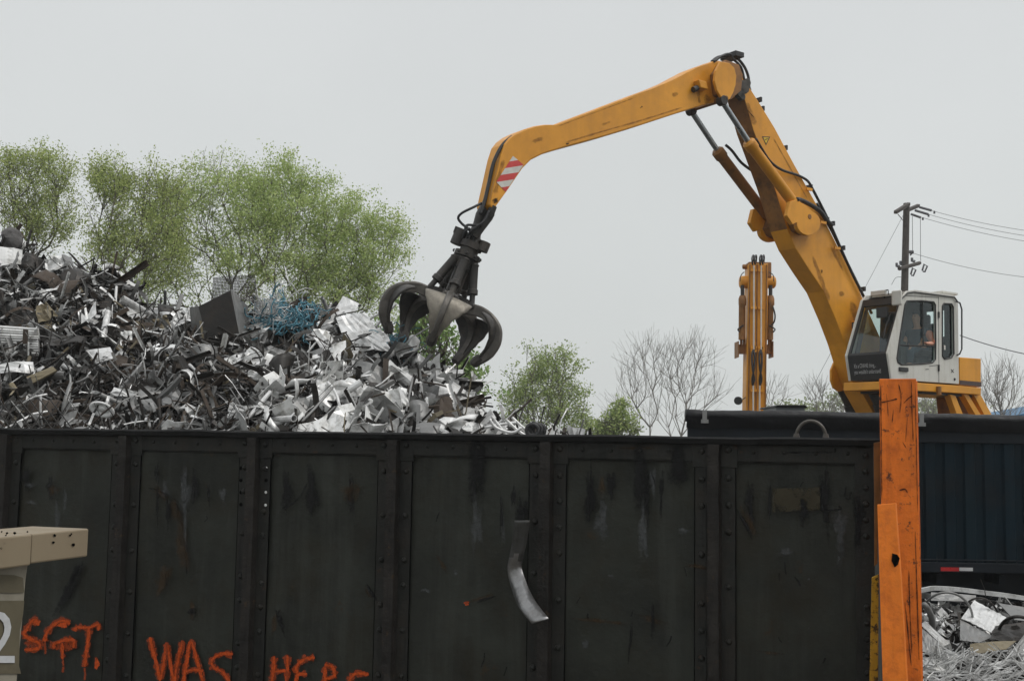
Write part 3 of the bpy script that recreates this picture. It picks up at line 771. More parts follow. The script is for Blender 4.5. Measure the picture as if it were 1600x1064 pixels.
for i, (x, y) in enumerate(((1440, 655), (1101, 650))):
    mb = MB(); c = P(x, y, TY - .17)
    mb.box(c, .06, .012, .16); mb.box(c + V((0, -.012, -.07)), .1, .012, .05); mb.build('tarp_clip', M['steel'], tr)
for a, b, mt in ((1470, 1498.5, 'reflector_red'), (1499, 1520, 'reflector_white')):
    c0, c1 = P(a, 889, TY - .05), P(b, 889, TY - .05)
    mb = MB(); mb.box((c0 + c1) / 2 + V((0, 0, 0)), (c1 - c0).length, .006, .05 if mt.endswith('d') else .045)
    o = mb.build('reflector', M[mt], tr); o['label'] = 'red reflector tape' if mt.endswith('red') else 'white reflector tape'
mb = MB()
for yy in (TY + .75, TY + 1.75): mb.box(((X0 + X1) / 2 + .3, yy, zbm - .36), X1 - X0 - .8, .16, .62)
for k in range(12): mb.box((X0 + .9 + k * .85, TY + 1.25, zbm - .12), .08, 2.2, .14)
mb.build('chassis', M['blue_dark'], tr)
for xx in (4.6, 10.8, 12.1):                    # wheels, landing legs under the bed
    for yy in (TY + .35, TY + 2.1):
        mb = MB()
        if xx > 5:
            mb.tube([(xx, yy - .14, .5), (xx, yy - .11, .5), (xx, yy + .11, .5), (xx, yy + .14, .5)], [.42, .5, .5, .42], 28)
            mb.build('wheel', M['black'], tr, bevel=.01)
        else:
            mb.box((xx, yy, zbm / 2), .14, .14, zbm - .1); mb.box((xx, yy, .03), .3, .3, .06); mb.build('landing_leg', M['blue_dark'], tr)

# ------------------------------------------------------------------ material handler (front)
AL = rad(35)
HD = V((-math.cos(AL), -math.sin(AL), 0))        # machine heading
LT = V((math.sin(AL), -math.cos(AL), 0))         # its left side, facing the camera
UP = V((0, 0, 1))
CB = V((605 / FPX * 22.0, 22.0, 0))              # front left corner of the cab
BC = CB - LT * 1.43                              # boom centre plane
def pb(px, py, lat=0.0):
    """pixel -> point on the plane parallel to the boom, lat metres towards the camera"""
    return PP(px, py, BC + LT * lat, LT)
def poly_b(pts, lat): return [pb(x, y, lat) for x, y in pts]
exq = pb(1420, 640, -0.2)
ex = empty('material_handler', (exq.x + .7, exq.y + .5, 0), 'large orange-yellow material handler with white cab, its long arm bent over the scrap heap', 'excavator')
HW = 0.215
# boom
Lp = [(1156, 128), (1161, 146), (1177, 203), (1209, 290), (1230, 358), (1243, 388), (1264, 421), (1287, 455), (1306, 499), (1320, 536), (1331, 572), (1346, 612), (1370, 655), (1390, 700)]
Rp = [(1448, 700), (1432, 655), (1402, 585), (1374, 524), (1352, 475), (1338, 443), (1278, 323), (1240, 255), (1210, 199), (1186, 160), (1172, 138), (1164, 126)]
mb = MB(); mb.prism(poly_b(Lp + Rp, HW), -LT * (2 * HW))
boom = mb.build('boom', [M['yellow'], M['yellow_grime_or_shade']], ex, bevel=0.015)
for f_ in boom.data.polygons:                    # oily grime between the stick cylinders, with underside shade painted in
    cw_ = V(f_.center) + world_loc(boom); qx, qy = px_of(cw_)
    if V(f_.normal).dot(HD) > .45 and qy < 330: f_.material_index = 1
# stick cylinder brackets: thick discs with an arm on both sides, and the box under the boom
def both(pts, lat0, th, name, mt, bevel=0.01):
    base = poly_b(pts, lat0)
    for sgn in (1, -1):
        sh = V((0, 0, 0)) if sgn > 0 else -LT * (2 * lat0 + th)
        m_ = MB(); m_.prism([p + sh for p in base], LT * th); m_.build(name, mt, ex, bevel=bevel)
disc = [(1258 + 18.5 * math.cos(t), 350 + 19 * math.sin(t)) for t in [-1.2 + i * 4.4 / 16 for i in range(17)]]
both([(1229, 316), (1240, 313)] + disc + [(1233, 352), (1224, 338)], 0.42, 0.09, 'cylinder_bracket', M['yellow'])
both([(1236, 335), (1250, 332), (1268, 345), (1266, 360), (1248, 368), (1236, 362), (1230, 350)], HW + .002, 0.20, 'bracket_web', M['yellow_grime_or_shade'])
# stick
top = [(1164, 126), (1160, 118), (1153, 111), (1145, 105), (1134, 98), (1122, 95), (1112, 96.5), (1098, 101), (1086, 105.5), (1068, 115), (1050, 124.5), (1020, 137), (1000, 144), (966, 157), (932, 170), (900, 182), (880, 190), (866, 195), (850, 195), (834, 197.5), (820, 202), (806, 208.5), (796, 216), (789, 225), (783, 243), (777, 270), (771, 297), (766, 320)]
bot = [(771, 329), (783, 312), (796, 294), (806, 279), (817, 263), (830, 250), (849, 240.5), (883, 230), (942, 214), (1000, 196.5), (1041, 183), (1075, 172), (1108, 162), (1124, 160), (1142, 156), (1158, 146)]
SW = 0.2
mb = MB(); mb.prism(poly_b(top + bot, SW), -LT * (2 * SW))
mb.build('stick', M['yellow'], ex, bevel=0.02)
# hinge plates (lens shaped) outboard on both sides, with a pin
both([(1122, 98), (1115, 112), (1113, 128), (1117, 143), (1123, 153), (1130, 160.5), (1137, 156), (1142, 147), (1146, 134), (1147, 120), (1144, 108), (1136, 100)], 0.40, 0.06, 'hinge_plate', M['yellow'])
both([(1122, 98), (1143, 106), (1149, 122), (1146, 146), (1130, 160), (1113, 150), (1109, 118)], SW + .002, .40 - SW - .004, 'hinge_cheek', M['yellow_grime_or_shade'])
for (x, y, r, hl) in ((1131, 155, .05, .47), (1258, 340, .05, .52)):
    mb = MB(); c = pb(x, y, .4); mb.cyl(c - LT * (.4 + hl), c + LT * (hl - .4), r, 14)
    mb.build('pin', M['yellow_grime_or_shade'], ex, bevel=.01)
for lat in (0.26, -0.30):                          # dark knuckle hardware between stick and boom
    mb = MB()
    for (x, y, r) in ((1161, 137, .13), (1155, 146, .10), (1166, 130, .08), (1158, 152, .07)):
        c = pb(x, y, lat); mb.cyl(c - LT * .05, c + LT * .05, r, 10)
    mb.build('knuckle_joint', M['grapple'], ex, bevel=.01)
# small side lamp on stick
mb = MB(); c = pb(1095, 134, SW + .07); mb.box(c, .19, .15, .15, (HD, LT, (UP * .8 + HD * .3).normalized()))
o = mb.build('work_lamp', M['yellow'], ex, bevel=.015)
mb = MB(); c = pb(1089, 138, SW + .06); mb.cyl(c, c + HD * .09 - UP * .05, .055, 12); mb.build('lamp_lens', M['cab_dark'], o)
# stick cylinders
LATC = 0.40
cylr = pb(1131, 166, LATC), pb(1166, 219, LATC), pb(1166, 219, LATC), pb(1249, 326, LATC)
def pbl(px, py, sgn):
    p = pb(px, py, LATC); return p if sgn > 0 else p - LT * (2 * LATC)
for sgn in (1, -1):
    mt = M['yellow'] if sgn > 0 else M['yellow_grime_or_shade']
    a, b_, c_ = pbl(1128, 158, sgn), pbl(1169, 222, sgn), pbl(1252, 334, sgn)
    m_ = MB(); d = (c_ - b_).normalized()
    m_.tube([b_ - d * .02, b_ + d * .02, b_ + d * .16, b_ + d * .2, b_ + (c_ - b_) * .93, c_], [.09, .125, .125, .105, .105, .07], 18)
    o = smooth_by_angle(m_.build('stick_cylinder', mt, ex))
    m_ = MB(); m_.cyl(a, b_ + d * .1, .053, 14); smooth_by_angle(m_.build('rod', M['chrome'], o))
    m_ = MB(); m_.cyl(a - LT * .07, a + LT * .07, .09, 14); m_.build('rod_eye', M['grapple'], o, bevel=.01)
# lift cylinders at the boom foot
for sgn in (1, -1):
    m_ = MB()
    A_, B_, C_ = pb(1306, 592, -.36), pb(1326, 632, -.36), pb(1352, 700, -.36)
    sh = V((0, 0, 0)) if sgn < 0 else LT * .72
    m_.tube([A_ + sh, B_ + sh], .085, 14); m_.tube([B_ + sh, C_ + sh], .11, 14)
    o = smooth_by_angle(m_.build('lift_cylinder', M['grapple'], ex))
lp = [pb(x, y, -HW - .003) for x, y in [(1304, 566), (1299, 578), (1299, 594), (1303, 606), (1312, 612), (1330, 606), (1338, 590), (1322, 566)]]
for sh in (V((0, 0, 0)), LT * (2 * HW + .056)):
    m_ = MB(); m_.prism([p + sh for p in lp], -LT * .05); m_.build('lift_bracket', M['yellow'], ex, bevel=.01)
# hydraulic hoses
def hose(pts, r=.022, n=7):
    m_ = MB(); m_.tube(spline([pb(*p) for p in pts], 5), r, n); return m_.build('hydraulic_hose', M['black'], ex, smooth=True)
for dl in (-.12, 0.0, .12):
    hose([(1112, 97, dl), (1122, 90, dl), (1138, 88, dl), (1152, 92, dl), (1163, 105, dl), (1169, 120, dl), (1170, 134, dl), (1172, 142, dl)], .028)
hose([(1115, 97, .2), (1128, 88, .2), (1140, 85, .2), (1146, 93, .2), (1158, 106, .2), (1163, 126, .2)], .025)
mb = MB(); mb.box(pb(1144, 89, .05), .22, .4, .09, (HD, LT, UP)); mb.build('hose_clamp', M['black'], ex)
hose([(1181, 217, .45), (1190, 232, .42), (1204, 253, .33), (1222, 266, .32), (1246, 274, .26), (1262, 283, .26), (1270, 296, .27)], .026)
hose([(1245, 312, .5), (1252, 313, .4), (1268, 321, .34), (1282, 331, .3), (1292, 345, .29), (1300, 352, .28)], .045)
hose([(1134, 227, -.4), (1144, 236, -.38), (1158, 254, -.3), (1175, 267, -.25)], .028)
hose([(1270, 296, .3), (1285, 325, .28), (1298, 352, .27), (1312, 384, .27), (1330, 424, .27), (1349, 462, .27)], .028)
for dl in (-.16, -.03, .1, .2):
    hose([(1276, 318, dl), (1291, 345, dl), (1303, 367, dl), (1320, 403, dl), (1347, 458, dl), (1362, 490, dl)], .03)
for (x, y) in ((1187, 155), (1191, 169), (1227, 230), (1266, 291), (1292, 342), (1301, 348), (1317, 386), (1349, 450)):
    mb = MB(); mb.box(pb(x - 2, y + 2, .05), .04, .16, .09, (HD, LT, UP)); mb.build('hose_clamp', M['black'], ex)
# hoses along the stick nose down to the grapple
for dl in (-.14, -.05, .05, .14):
    hose([(800, 214, dl), (786, 226, dl), (776, 243, dl), (769, 262, dl), (763, 290, dl), (757, 315, dl), (750, 335, dl)], .03)
for (x, y) in ((1270, 294), (1292, 346), (1314, 386)):
    mb = MB(); mb.box(pb(x - 6, y + 2, .3), .16, .04, .05, (HD, LT, UP)); mb.build('hose_clamp', M['yellow'], ex)
# warning decals
rh = [(801.5, 244.7), (818, 261), (790, 299), (775.5, 281)]
def clip_band(poly, y0, y1):
    for (s_, yy) in ((1, y0), (-1, y1)):
        o_ = []
        for i in range(len(poly)):
            a, b_ = poly[i], poly[(i + 1) % len(poly)]
            ia, ib = s_ * (a[1] - yy) >= 0, s_ * (b_[1] - yy) >= 0
            if ia: o_.append(a)
            if ia != ib:
                t = (yy - a[1]) / (b_[1] - a[1]); o_.append((a[0] + t * (b_[0] - a[0]), yy))
        poly = o_
    return poly
mb = MB(); ys = [244, 252.5, 262, 271.5, 281.5, 291, 300]
for i in range(6):
    pl = clip_band(rh, ys[i], ys[i + 1])
    if len(pl) > 2: mb.add([pb(x, y - 0.16 * (x - 797), SW + .006) for x, y in pl], [tuple(range(len(pl)))], i % 2)
mb.build('warning_stripes', [M['decal_white'], M['red']], ex)
mb = MB()
mb.add(poly_b([(1190.5, 213.5), (1203.5, 214), (1197, 227.5)], HW + .004), [(0, 1, 2)], 1)
mb.add(poly_b([(1192.5, 214.8), (1201.5, 215.1), (1197, 225)], HW + .006), [(0, 1, 2)], 0)
mb.add(poly_b([(1195, 218.5), (1199.5, 216.5), (1199.8, 217.4), (1195.5, 219.6)], HW + .008), [(0, 1, 2, 3)], 1)
mb.build('warning_triangle', [M['decal_yellow'], M['cab_dark']], ex)

# ---- cab
def pc(px, py, lat=0.0): return PP(px, py, CB + LT * lat, LT)
def polyc(pts, lat=0.0): return [pc(x, y, lat) for x, y in pts]
CW = 1.0
side_out = [(1394, 592), (1388, 552), (1412, 462), (1418, 454.5), (1430, 453), (1491, 461), (1497, 470), (1498.5, 600), (1440, 596)]
door_h = [(1417, 470.5), (1440, 470), (1459, 472), (1461.5, 476), (1462, 540), (1461.5, 562), (1457, 566.5), (1440, 568.5), (1408, 569.5), (1403, 566), (1401.5, 560), (1405, 534), (1414, 476)]
rear_h = [(1474.5, 474.5), (1487, 475), (1489.5, 480), (1490.5, 553), (1487, 558.5), (1476, 561), (1472.5, 557), (1472.5, 478)]
cabr = MB()
cabr.plate(polyc(side_out), [polyc(door_h), polyc(rear_h)], -LT * 0.05)
sh = -LT * (CW - .05)
cabr.plate([p + sh for p in polyc(side_out)], [[p + sh for p in polyc(door_h)], [p + sh for p in polyc(rear_h)]], -LT * 0.05)
# roof, rear wall, floor as slabs between the sides
def slab(p1, p2, th, m_):
    a, b_ = pc(*p1, -.051), pc(*p2, -.051); t = (b_ - a).normalized(); nrm = LT.cross(t)
    m_.prism([a, b_, b_ + nrm * th, a + nrm * th], -LT * (CW - .102))
slab((1419, 455), (1430, 453.6), -.05, cabr); slab((1430, 453.6), (1490.5, 461.6), -.05, cabr)
slab((1498, 590), (1498.4, 600), .05, cabr); slab((1497.2, 560), (1498, 590), .05, cabr); slab((1491, 462), (1497, 471), -.05, cabr)
slab((1394.6, 591.6), (1498, 599.6), .05, cabr)
cab = cabr.build('cab', M['white_paint'], ex, bevel=.012)
r0_, r1_, r2_ = pc(1497, 470, 0), pc(1498, 532, 0), pc(1498.4, 600, 0)
def rw(t, u): return r0_ + (r2_ - r0_) * t + RT0 * u
RT0 = -LT
mb = MB(); mb.plate([rw(0, .06), rw(0, CW - .06), rw(1, CW - .06), rw(1, .06)], [[rw(.1, .3), rw(.1, .72), rw(.42, .72), rw(.42, .3)]], HD * .03); mb.build('rear_wall', M['cab_dark'], cab)
mb = MB(); mb.plate([p - LT * (CW - .11) for p in polyc([(1398, 590), (1394, 556), (1414, 466), (1420, 458), (1490, 464), (1495, 472), (1496, 597)])], [[p - LT * (CW - .11) for p in polyc([(1402, 552), (1416, 478), (1436, 476), (1434, 552)])]], LT * .012); mb.build('inner_lining', M['cab_dark'], cab)
mb = MB()                                       # roof cap, gutter line, rear posts
a, b_ = pc(1417, 456, .02), pc(1492, 463, .02)
mb.tube([pc(1408, 468, .022), pc(1418, 458, .022), pc(1428, 456.5, .022), pc(1491, 464.5, .022), pc(1496, 471, .02)], .014, 6)
mb.build('roof_gutter', M['cab_dark'], cab)
mb = MB()
for (x, y) in ((1497, 474), ):
    q = [pc(1495, 471, -.02), pc(1498.5, 472, -.02) + LT * 0]
pth = [pc(1494, 471, .03), pc(1497, 473, .08) - HD * .06, pc(1499, 483, .08) - HD * .08, pc(1499, 545, .08) - HD * .08, pc(1497, 553, .08) - HD * .05, pc(1495, 555, .02)]
mb.tube(pth, .016, 8); smooth_by_angle(mb.build('grab_rail', M['cab_dark'], cab))
def seal(pts, off, r, name='window_seal'):
    m_ = MB(); p = polyc(pts, off); m_.tube(p + [p[0], p[1]], r, 6, cap=False); return m_.build(name, M['cab_dark'], cab)
for h in (door_h, rear_h): seal(h, .004, .016)
for lat, nm in ((-.03, 'side_window'), (-CW + .03, 'side_window')):
    for h in (door_h, rear_h):
        m_ = MB(); m_.add(polyc(h, 0) if False else [p + LT * lat for p in polyc(h)], [tuple(range(len(h)))]); m_.build(nm, M['glass'], cab)
mb = MB()                                       # sliding door window bar, vertical edge
mb.tube([pc(1404, 539, -.01), pc(1461, 541, -.01)], .014, 6)
mb.box((pc(1442, 471, -.01) + pc(1442, 540, -.01)) / 2, .016, .02, (pc(1442, 471) - pc(1442, 540)).length, (HD, LT, UP))
mb.build('window_bar', M['cab_dark'], cab)
mb = MB()                                       # door gaps, handle, hinges
for pts in ([(1466.5, 464), (1467, 598)], [(1414, 462), (1466, 465)], [(1468, 570), (1452, 572)]):
    mb.tube([pc(x, y, .001) for x, y in pts], .006, 4)
mb.build('door_gap', M['cab_dark'], cab)
mb = MB(); mb.box(pc(1412, 577, .012), .28, .02, .075, (HD, LT, UP)); mb.box(pc(1412, 579, .024), .2, .02, .03, (HD, LT, UP)); mb.build('door_handle', M['cab_dark'], cab, bevel=.008)
mb = MB()
for (x, y) in ((1467, 492), (1467, 575)): mb.cyl(pc(x, y, .015) - UP * .06, pc(x, y, .015) + UP * .06, .018, 8)
mb.dome(pc(1491.5, 592.5, .002), LT, .03, .02); mb.build('hinge', M['cab_dark'], cab)
mb = MB(); mb.box(pc(1476, 543, -.02), .05, .006, .09, (HD, LT, UP)); mb.build('sticker', M['decal_white'], cab)
mb = MB()
for (p1, p2) in (((1486, 577), (1490, 582)), ((1490, 577), (1486, 582)), ((1446, 577), (1451, 576.5))): mb.tube([pc(*p1, .002), pc(*p2, .002)], .007, 4)
mb.build('door_mark', M['cab_dark'], cab)
# front face: frame follows the side profile
fA, fB, fC = pc(1394, 592), pc(1388.3, 552), pc(1412.5, 462)
RT = -LT
def fp(p, u): return p + RT * u
mb = MB()
mid1 = fC + (fB - fC) * 0.985
def quadplate(p_top, p_bot, u0, u1, th, m_, mi=0):
    t = (p_top - p_bot).normalized(); nrm = RT.cross(t)
    m_.cur = mi; m_.prism([fp(p_top, u0), fp(p_top, u1), fp(p_bot, u1), fp(p_bot, u0)], nrm * th)
quadplate(fC, fB, 0.05, .10, .04, mb); quadplate(fC, fB, CW - .10, CW - .05, .04, mb)
quadplate(fC, fC + (fB - fC) * .12, .10, CW - .10, .04, mb); quadplate(fC + (fB - fC) * .96, fB, .10, CW - .10, .04, mb)
quadplate(fB, fA, .05, CW - .05, .04, mb)
mb.build('front_frame', M['cab_dark'], cab)
mb = MB(); q1, q2 = fC + (fB - fC) * .12, fC + (fB - fC) * .96
nf = RT.cross((q1 - q2).normalized())
mb.add([fp(q1, .1) + nf * .02, fp(q1, CW - .1) + nf * .02, fp(q2, CW - .1) + nf * .02, fp(q2, .1) + nf * .02], [(0, 1, 2, 3)])
mb.build('windshield', M['glass_front'], cab)
mb = MB(); mb.tube([fp(fC, .02) + HD * .015, fp(fB, .02) + HD * .015, fp(fA, .02) + HD * .01], .022, 6); mb.tube([fp(fC, CW - .02) + HD * .015, fp(fB, CW - .02) + HD * .015, fp(fA, CW - .02) + HD * .01], .018, 6)
mb.build('front_pillar', M['white_paint'], cab)
# lettering on the dark lower front
tdir = (fB - fA).normalized(); nf2 = RT.cross(tdir); nf2 = nf2 if nf2.dot(HD) > 0 else -nf2
mb = MB()
for line, zf, x0, wd in (("It's a CRANE thing...", .50, .16, .50), ("you wouldn't understand!", .26, .14, .62)):
    vs, fs = text_geo(line, 1.0); mnx = min(v.x for v in vs); mxx = max(v.x for v in vs); sc = wd / (mxx - mnx)
    # reading direction on the outside of the front face runs from the machine's right to its left
    mb.add([fp(fA, CW - x0 - .02) + LT * ((v.x - mnx) * sc) + tdir * ((fB - fA).length * zf + v.y * .115) + nf2 * .006 for v in vs], fs)
mb.build('lettering', M['text_white'], cab)
# wiper, mirrors, roof lamps
mb = MB(); mb.tube([fp(fC + (fB - fC) * .75, .18) + nf * -.03, fp(fC + (fB - fC) * .5, .2) + nf * -.04, fp(fC + (fB - fC) * .3, .16) + nf * -.03], .012, 6)
for q in range(2): mb.tube([fp(fC + (fB - fC) * (.3 + .1 * q), .16) - nf * .03, fp(fC + (fB - fC) * (.62 + .1 * q), .22 + .03 * q) - nf * .03], .007, 5)
mb.build('wiper', M['cab_dark'], cab)
mb = MB(); mb.box(pc(1404, 466, .02) + HD * .05, .09, .22, .28, ((HD * .5 + LT * .2).normalized(), LT, UP)); mb.build('mirror', M['white_paint'], cab, bevel=.02)
mb = MB(); mb.box(fp(fC + (fB - fC) * .28, .3) + HD * .12, .07, .24, .2, (HD, LT, UP)); mb.tube([fp(fC + (fB - fC) * .28, .3) + HD * .1, fp(fC + (fB - fC) * .3, .04) + HD * .02], .012, 6)
mb.build('mirror', M['cab_dark'], cab, bevel=.03)
mb = MB(); rc = pc(1412, 460, 0) + RT * .45; mb.tube([rc + RT * .3 + UP * .02, rc + RT * .3 + UP * .12, rc + LT * .1 + UP * .12, rc + LT * .1 + UP * .02], .012, 6)
mb.build('roof_rack', M['cab_dark'], cab)
for u in (-.2, .0, .22): mb = MB(); mb.tube([rc + RT * u - HD * .3 + UP * .02, rc + RT * u - HD * .3 + UP * .14], .014, 6); mb.build('antenna', M['cab_dark'], cab)
mb = MB(); mb.box(rc + RT * .12 + UP * .08, .06, .34, .09, (HD, LT, UP)); mb.build('roof_lamp', M['decal_white'], cab, bevel=.01)
mb = MB(); mb.box(pc(1475, 462, -.3) + UP * .04, .5, .3, .05, (HD, LT, UP)); mb.build('roof_vent', M['white_paint'], cab, bevel=.01)
# boom work lamp just left of the cab
mb = MB(); c = pb(1342, 509, HW + .12); mb.box(c, .22, .22, .19, (HD, LT, UP)); o = mb.build('work_lamp', M['yellow'], ex, bevel=.015)
mb = MB(); mb.box(c + HD * .112 - LT * .01, .012, .14, .13, (HD, LT, UP)); o2 = mb.build('lamp_lens', M['cab_dark'], o)
mb = MB(); mb.box(c + HD * .12 - LT * .01, .012, .07, .09, (HD, LT, UP)); mb.build('lamp_bulb', M['lens'], o)
# seat
sp_ = pc(1430, 583, -.5)
mb = MB(); mb.box(sp_ + UP * .22, .5, .5, .13, (HD, LT, UP)); mb.box(sp_ - HD * .27 + UP * .62, .12, .48, .75, ((HD - UP * .12).normalized(), LT, (UP + HD * -.12).normalized()))
mb.box(sp_ - HD * .33 + UP * 1.08, .09, .26, .2, (HD, LT, UP)); mb.box(sp_ + UP * .05, .34, .34, .24, (HD, LT, UP))
mb.build('seat', M['seat'], cab, bevel=.04)
mb = MB(); mb.box(sp_ + HD * .55 + UP * .35, .18, .3, .5, ((HD + UP * .2).normalized(), LT, UP)); mb.box(sp_ + LT * .3 + UP * .38, .45, .1, .1, (HD, LT, UP)); mb.box(sp_ - LT * .3 + UP * .38, .45, .1, .1, (HD, LT, UP))
mb.build('console', M['cab_dark'], cab, bevel=.02)

# ---- operator
op = empty('person', sp_ + UP * .28, 'operator in dark shirt seated inside the white cab, one arm in a salmon sleeve', 'person')
def skin_mesh(name, pts, edges, mat_, parent, sub=2):
    base = world_loc(parent)
    me = bpy.data.meshes.new(name); me.from_pydata([tuple(p[0] - base) for p in pts], edges, [])
    o = bpy.data.objects.new(name, me); COL.objects.link(o); o.parent = parent; me.materials.append(mat_)
    md = o.modifiers.new('skin', 'SKIN')
    for i, p in enumerate(pts):
        sv = me.skin_vertices[0].data[i]; sv.radius = p[1] if isinstance(p[1], tuple) else (p[1], p[1]); sv.use_root = (i == 0)
    s_ = o.modifiers.new('sub', 'SUBSURF'); s_.levels = sub; s_.render_levels = sub
    return o
S0 = sp_ + UP * .34 - HD * .02 + LT * .05
def q_(h, l, u): return S0 + HD * h + LT * l + UP * u
bp = [(q_(0, 0, .08), (.17, .12)), (q_(-.02, 0, .28), (.16, .11)), (q_(-.02, 0, .47), (.17, .11)), (q_(0, 0, .55), (.07, .06)), (q_(.02, 0, .63), (.058, .06)),
      (q_(.03, 0, .70), (.072, .085)), (q_(.03, 0, .78), (.078, .095)), (q_(.02, 0, .85), (.06, .07)),
      (q_(0, .19, .48), .06), (q_(.02, .37, .22), .05), (q_(.22, .42, .20), .042), (q_(.30, .42, .20), .034),
      (q_(0, -.19, .48), .06), (q_(.08, -.27, .22), .045), (q_(.34, -.26, .20), .036), (q_(.41, -.26, .20), .03),
      (q_(.05, .11, .05), .09), (q_(.42, .14, .09), .075), (q_(.46, .14, -.22), .055), (q_(.50, .14, -.30), .05),
      (q_(.05, -.11, .05), .09), (q_(.42, -.14, .09), .075), (q_(.46, -.14, -.22), .055), (q_(.50, -.14, -.30), .05)]
be = [(0, 1), (1, 2), (2, 3), (3, 4), (4, 5), (5, 6), (6, 7), (2, 8), (8, 9), (9, 10), (10, 11), (2, 12), (12, 13), (13, 14), (14, 15), (0, 16), (16, 17), (17, 18), (18, 19), (0, 20), (20, 21), (21, 22), (22, 23)]
for wi, (wh, wl, wu, fwd, upd) in ((11, (.30, .42, .20, 1, .15)), (15, (.41, -.26, .20, 1, -.1))):
    for k in range(5):
        sp2 = (k - 2) * .017
        f1 = q_(wh + fwd * .05, wl + sp2, wu + upd * .05); f2 = q_(wh + fwd * .10 + .02, wl + sp2 * 1.3, wu + upd * (.075 if k in (0, 4) else .09))
        bp.append((f1, .009)); bp.append((f2, .008)); n_ = len(bp); be += [(wi, n_ - 2), (n_ - 2, n_ - 1)]
skin_mesh('body', bp, be, M['skin'], op)
skin_mesh('shirt', [(q_(0, 0, .12), (.19, .14)), (q_(-.02, 0, .28), (.18, .13)), (q_(-.02, 0, .46), (.185, .125)), (q_(0, 0, .54), (.085, .075)), (q_(0, .2, .48), .075), (q_(.05, .25, .38), .066), (q_(0, -.2, .48), .075), (q_(.04, -.24, .36), .066)],
          [(0, 1), (1, 2), (2, 3), (2, 4), (4, 5), (2, 6), (6, 7)], M['shirt'], op)
skin_mesh('sleeve', [(q_(0, .22, .48), .085), (q_(.02, .33, .36), .08), (q_(.02, .38, .24), .072), (q_(.08, .40, .21), .06)], [(0, 1), (1, 2), (2, 3)], M['sleeve'], op)
skin_mesh('trousers', [(q_(.03, 0, .06), (.17, .12)), (q_(.05, .11, .05), .105), (q_(.42, .14, .09), .09), (q_(.46, .14, -.22), .07), (q_(.05, -.11, .05), .105), (q_(.42, -.14, .09), .09), (q_(.46, -.14, -.22), .07)],
          [(0, 1), (1, 2), (2, 3), (0, 4), (4, 5), (5, 6)], M['shirt'], op)
mb = MB(); hc = q_(.02, 0, .80); vs = []; nu, nv = 12, 6
for j in range(nv + 1):
    for i in range(nu):
        t = 2 * math.pi * i / nu; f_ = math.pi * .62 * j / nv
        c_ = math.cos(t); lim = 1 if c_ < .2 else .72
        f_ *= lim
        vs.append(hc + HD * (.105 * math.sin(f_) * c_) + LT * (.09 * math.sin(f_) * math.sin(t)) + UP * (.115 * math.cos(f_)))
mb.add(vs, [(j * nu + i, j * nu + (i + 1) % nu, (j + 1) * nu + (i + 1) % nu, (j + 1) * nu + i) for j in range(nv) for i in range(nu)])
mb.build('hair', M['hair'], op, smooth=True)
mb = MB(); mb.prism([q_(.125, -.012, .74), q_(.125, .012, .74), q_(.11, .006, .80), q_(.11, -.006, .80)], HD * .022)
mb.build('nose', M['skin'], op)
mb = MB()
for l_ in (-.032, .032): mb.dome(q_(.112, l_, .785), HD, .013, .006)
mb.build('eye', M['hair'], op)

# ---- platform, counterweight, pedestal
mb = MB(); a, b_ = pc(1342, 602, 0), pc(1533, 612, 0)
mb.prism(polyc([(1392, 595), (1500, 602.5), (1533, 606), (1533, 617), (1500, 614.5), (1392, 608)], .02), -LT * (CW + .1))
mb.build('cab_platform', M['yellow'], ex, bevel=.015)
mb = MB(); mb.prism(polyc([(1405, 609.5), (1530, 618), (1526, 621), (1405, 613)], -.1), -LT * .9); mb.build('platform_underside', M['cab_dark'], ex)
mb = MB(); mb.prism(polyc([(1499.5, 558), (1533, 560.5), (1533, 605), (1499.5, 602)], -.02), -LT * 1.0); cw = mb.build('rear_box', M['yellow'], ex, bevel=.015)
mb = MB(); mb.prism(polyc([(1499.5, 594), (1533, 597), (1533, 604), (1499.5, 601)], -.015), LT * .01); mb.build('stripe', [material('brown_stripe', (.07, .045, .04), .6)], cw)
mb = MB(); mb.cyl(pc(1467, 604, .05), pc(1467, 604, .05) - UP * .16, .05, 8); mb.build('platform_lug', M['yellow_grime_or_shade'], ex)
for (pts) in ([(1519, 612), (1531, 614), (1551, 650), (1539, 650)], [(1505, 615), (1513, 616), (1540, 660), (1531, 660)], [(1484, 616), (1493, 618), (1506, 650), (1496, 650)]):
    m_ = MB(); m_.prism(polyc(pts, -.05), -LT * .14); m_.build('platform_leg', M['yellow'], ex, bevel=.01)
mb = MB(); mb.prism(polyc([(1496, 618), (1508, 618), (1528, 652), (1500, 652)], -.3), -LT * .5); mb.build('engine_panel', M['yellow_grime_or_shade'], ex)
zc = 3.32; cen = V((exq.x + .7, exq.y + .5, 0))
mb = MB(); mb.box(cen + UP * (zc - .45), 4.2, 2.6, .9, (HD, LT, UP)); mb.build('upper_frame', M['yellow'], ex, bevel=.04)
mb = MB(); mb.box(cen - HD * 1.6 + UP * (zc + .0) - LT * .9, .9, 1.0, .5, (HD, LT, UP)); mb.build('counterweight', M['yellow'], ex, bevel=.05)
mb = MB(); mb.cyl(cen + UP * 1.15, cen + UP * 2.42, .8, 28); mb.build('slew_ring', M['grapple'], ex)
for sg in (-1, 1):
    m_ = MB(); ring = []
    for i in range(28):
        t = 2 * math.pi * i / 28; ring.append(cen + LT * (sg * 1.25 - .3) + HD * (1.6 * (1 if math.cos(t) > 0 else -1) * min(1, abs(math.cos(t)) * 3) + .5 * math.cos(t)) + UP * (.55 + .5 * math.sin(t)))
    m_.prism(ring, LT * .6); m_.build('track', M['black'], ex, bevel=.03)
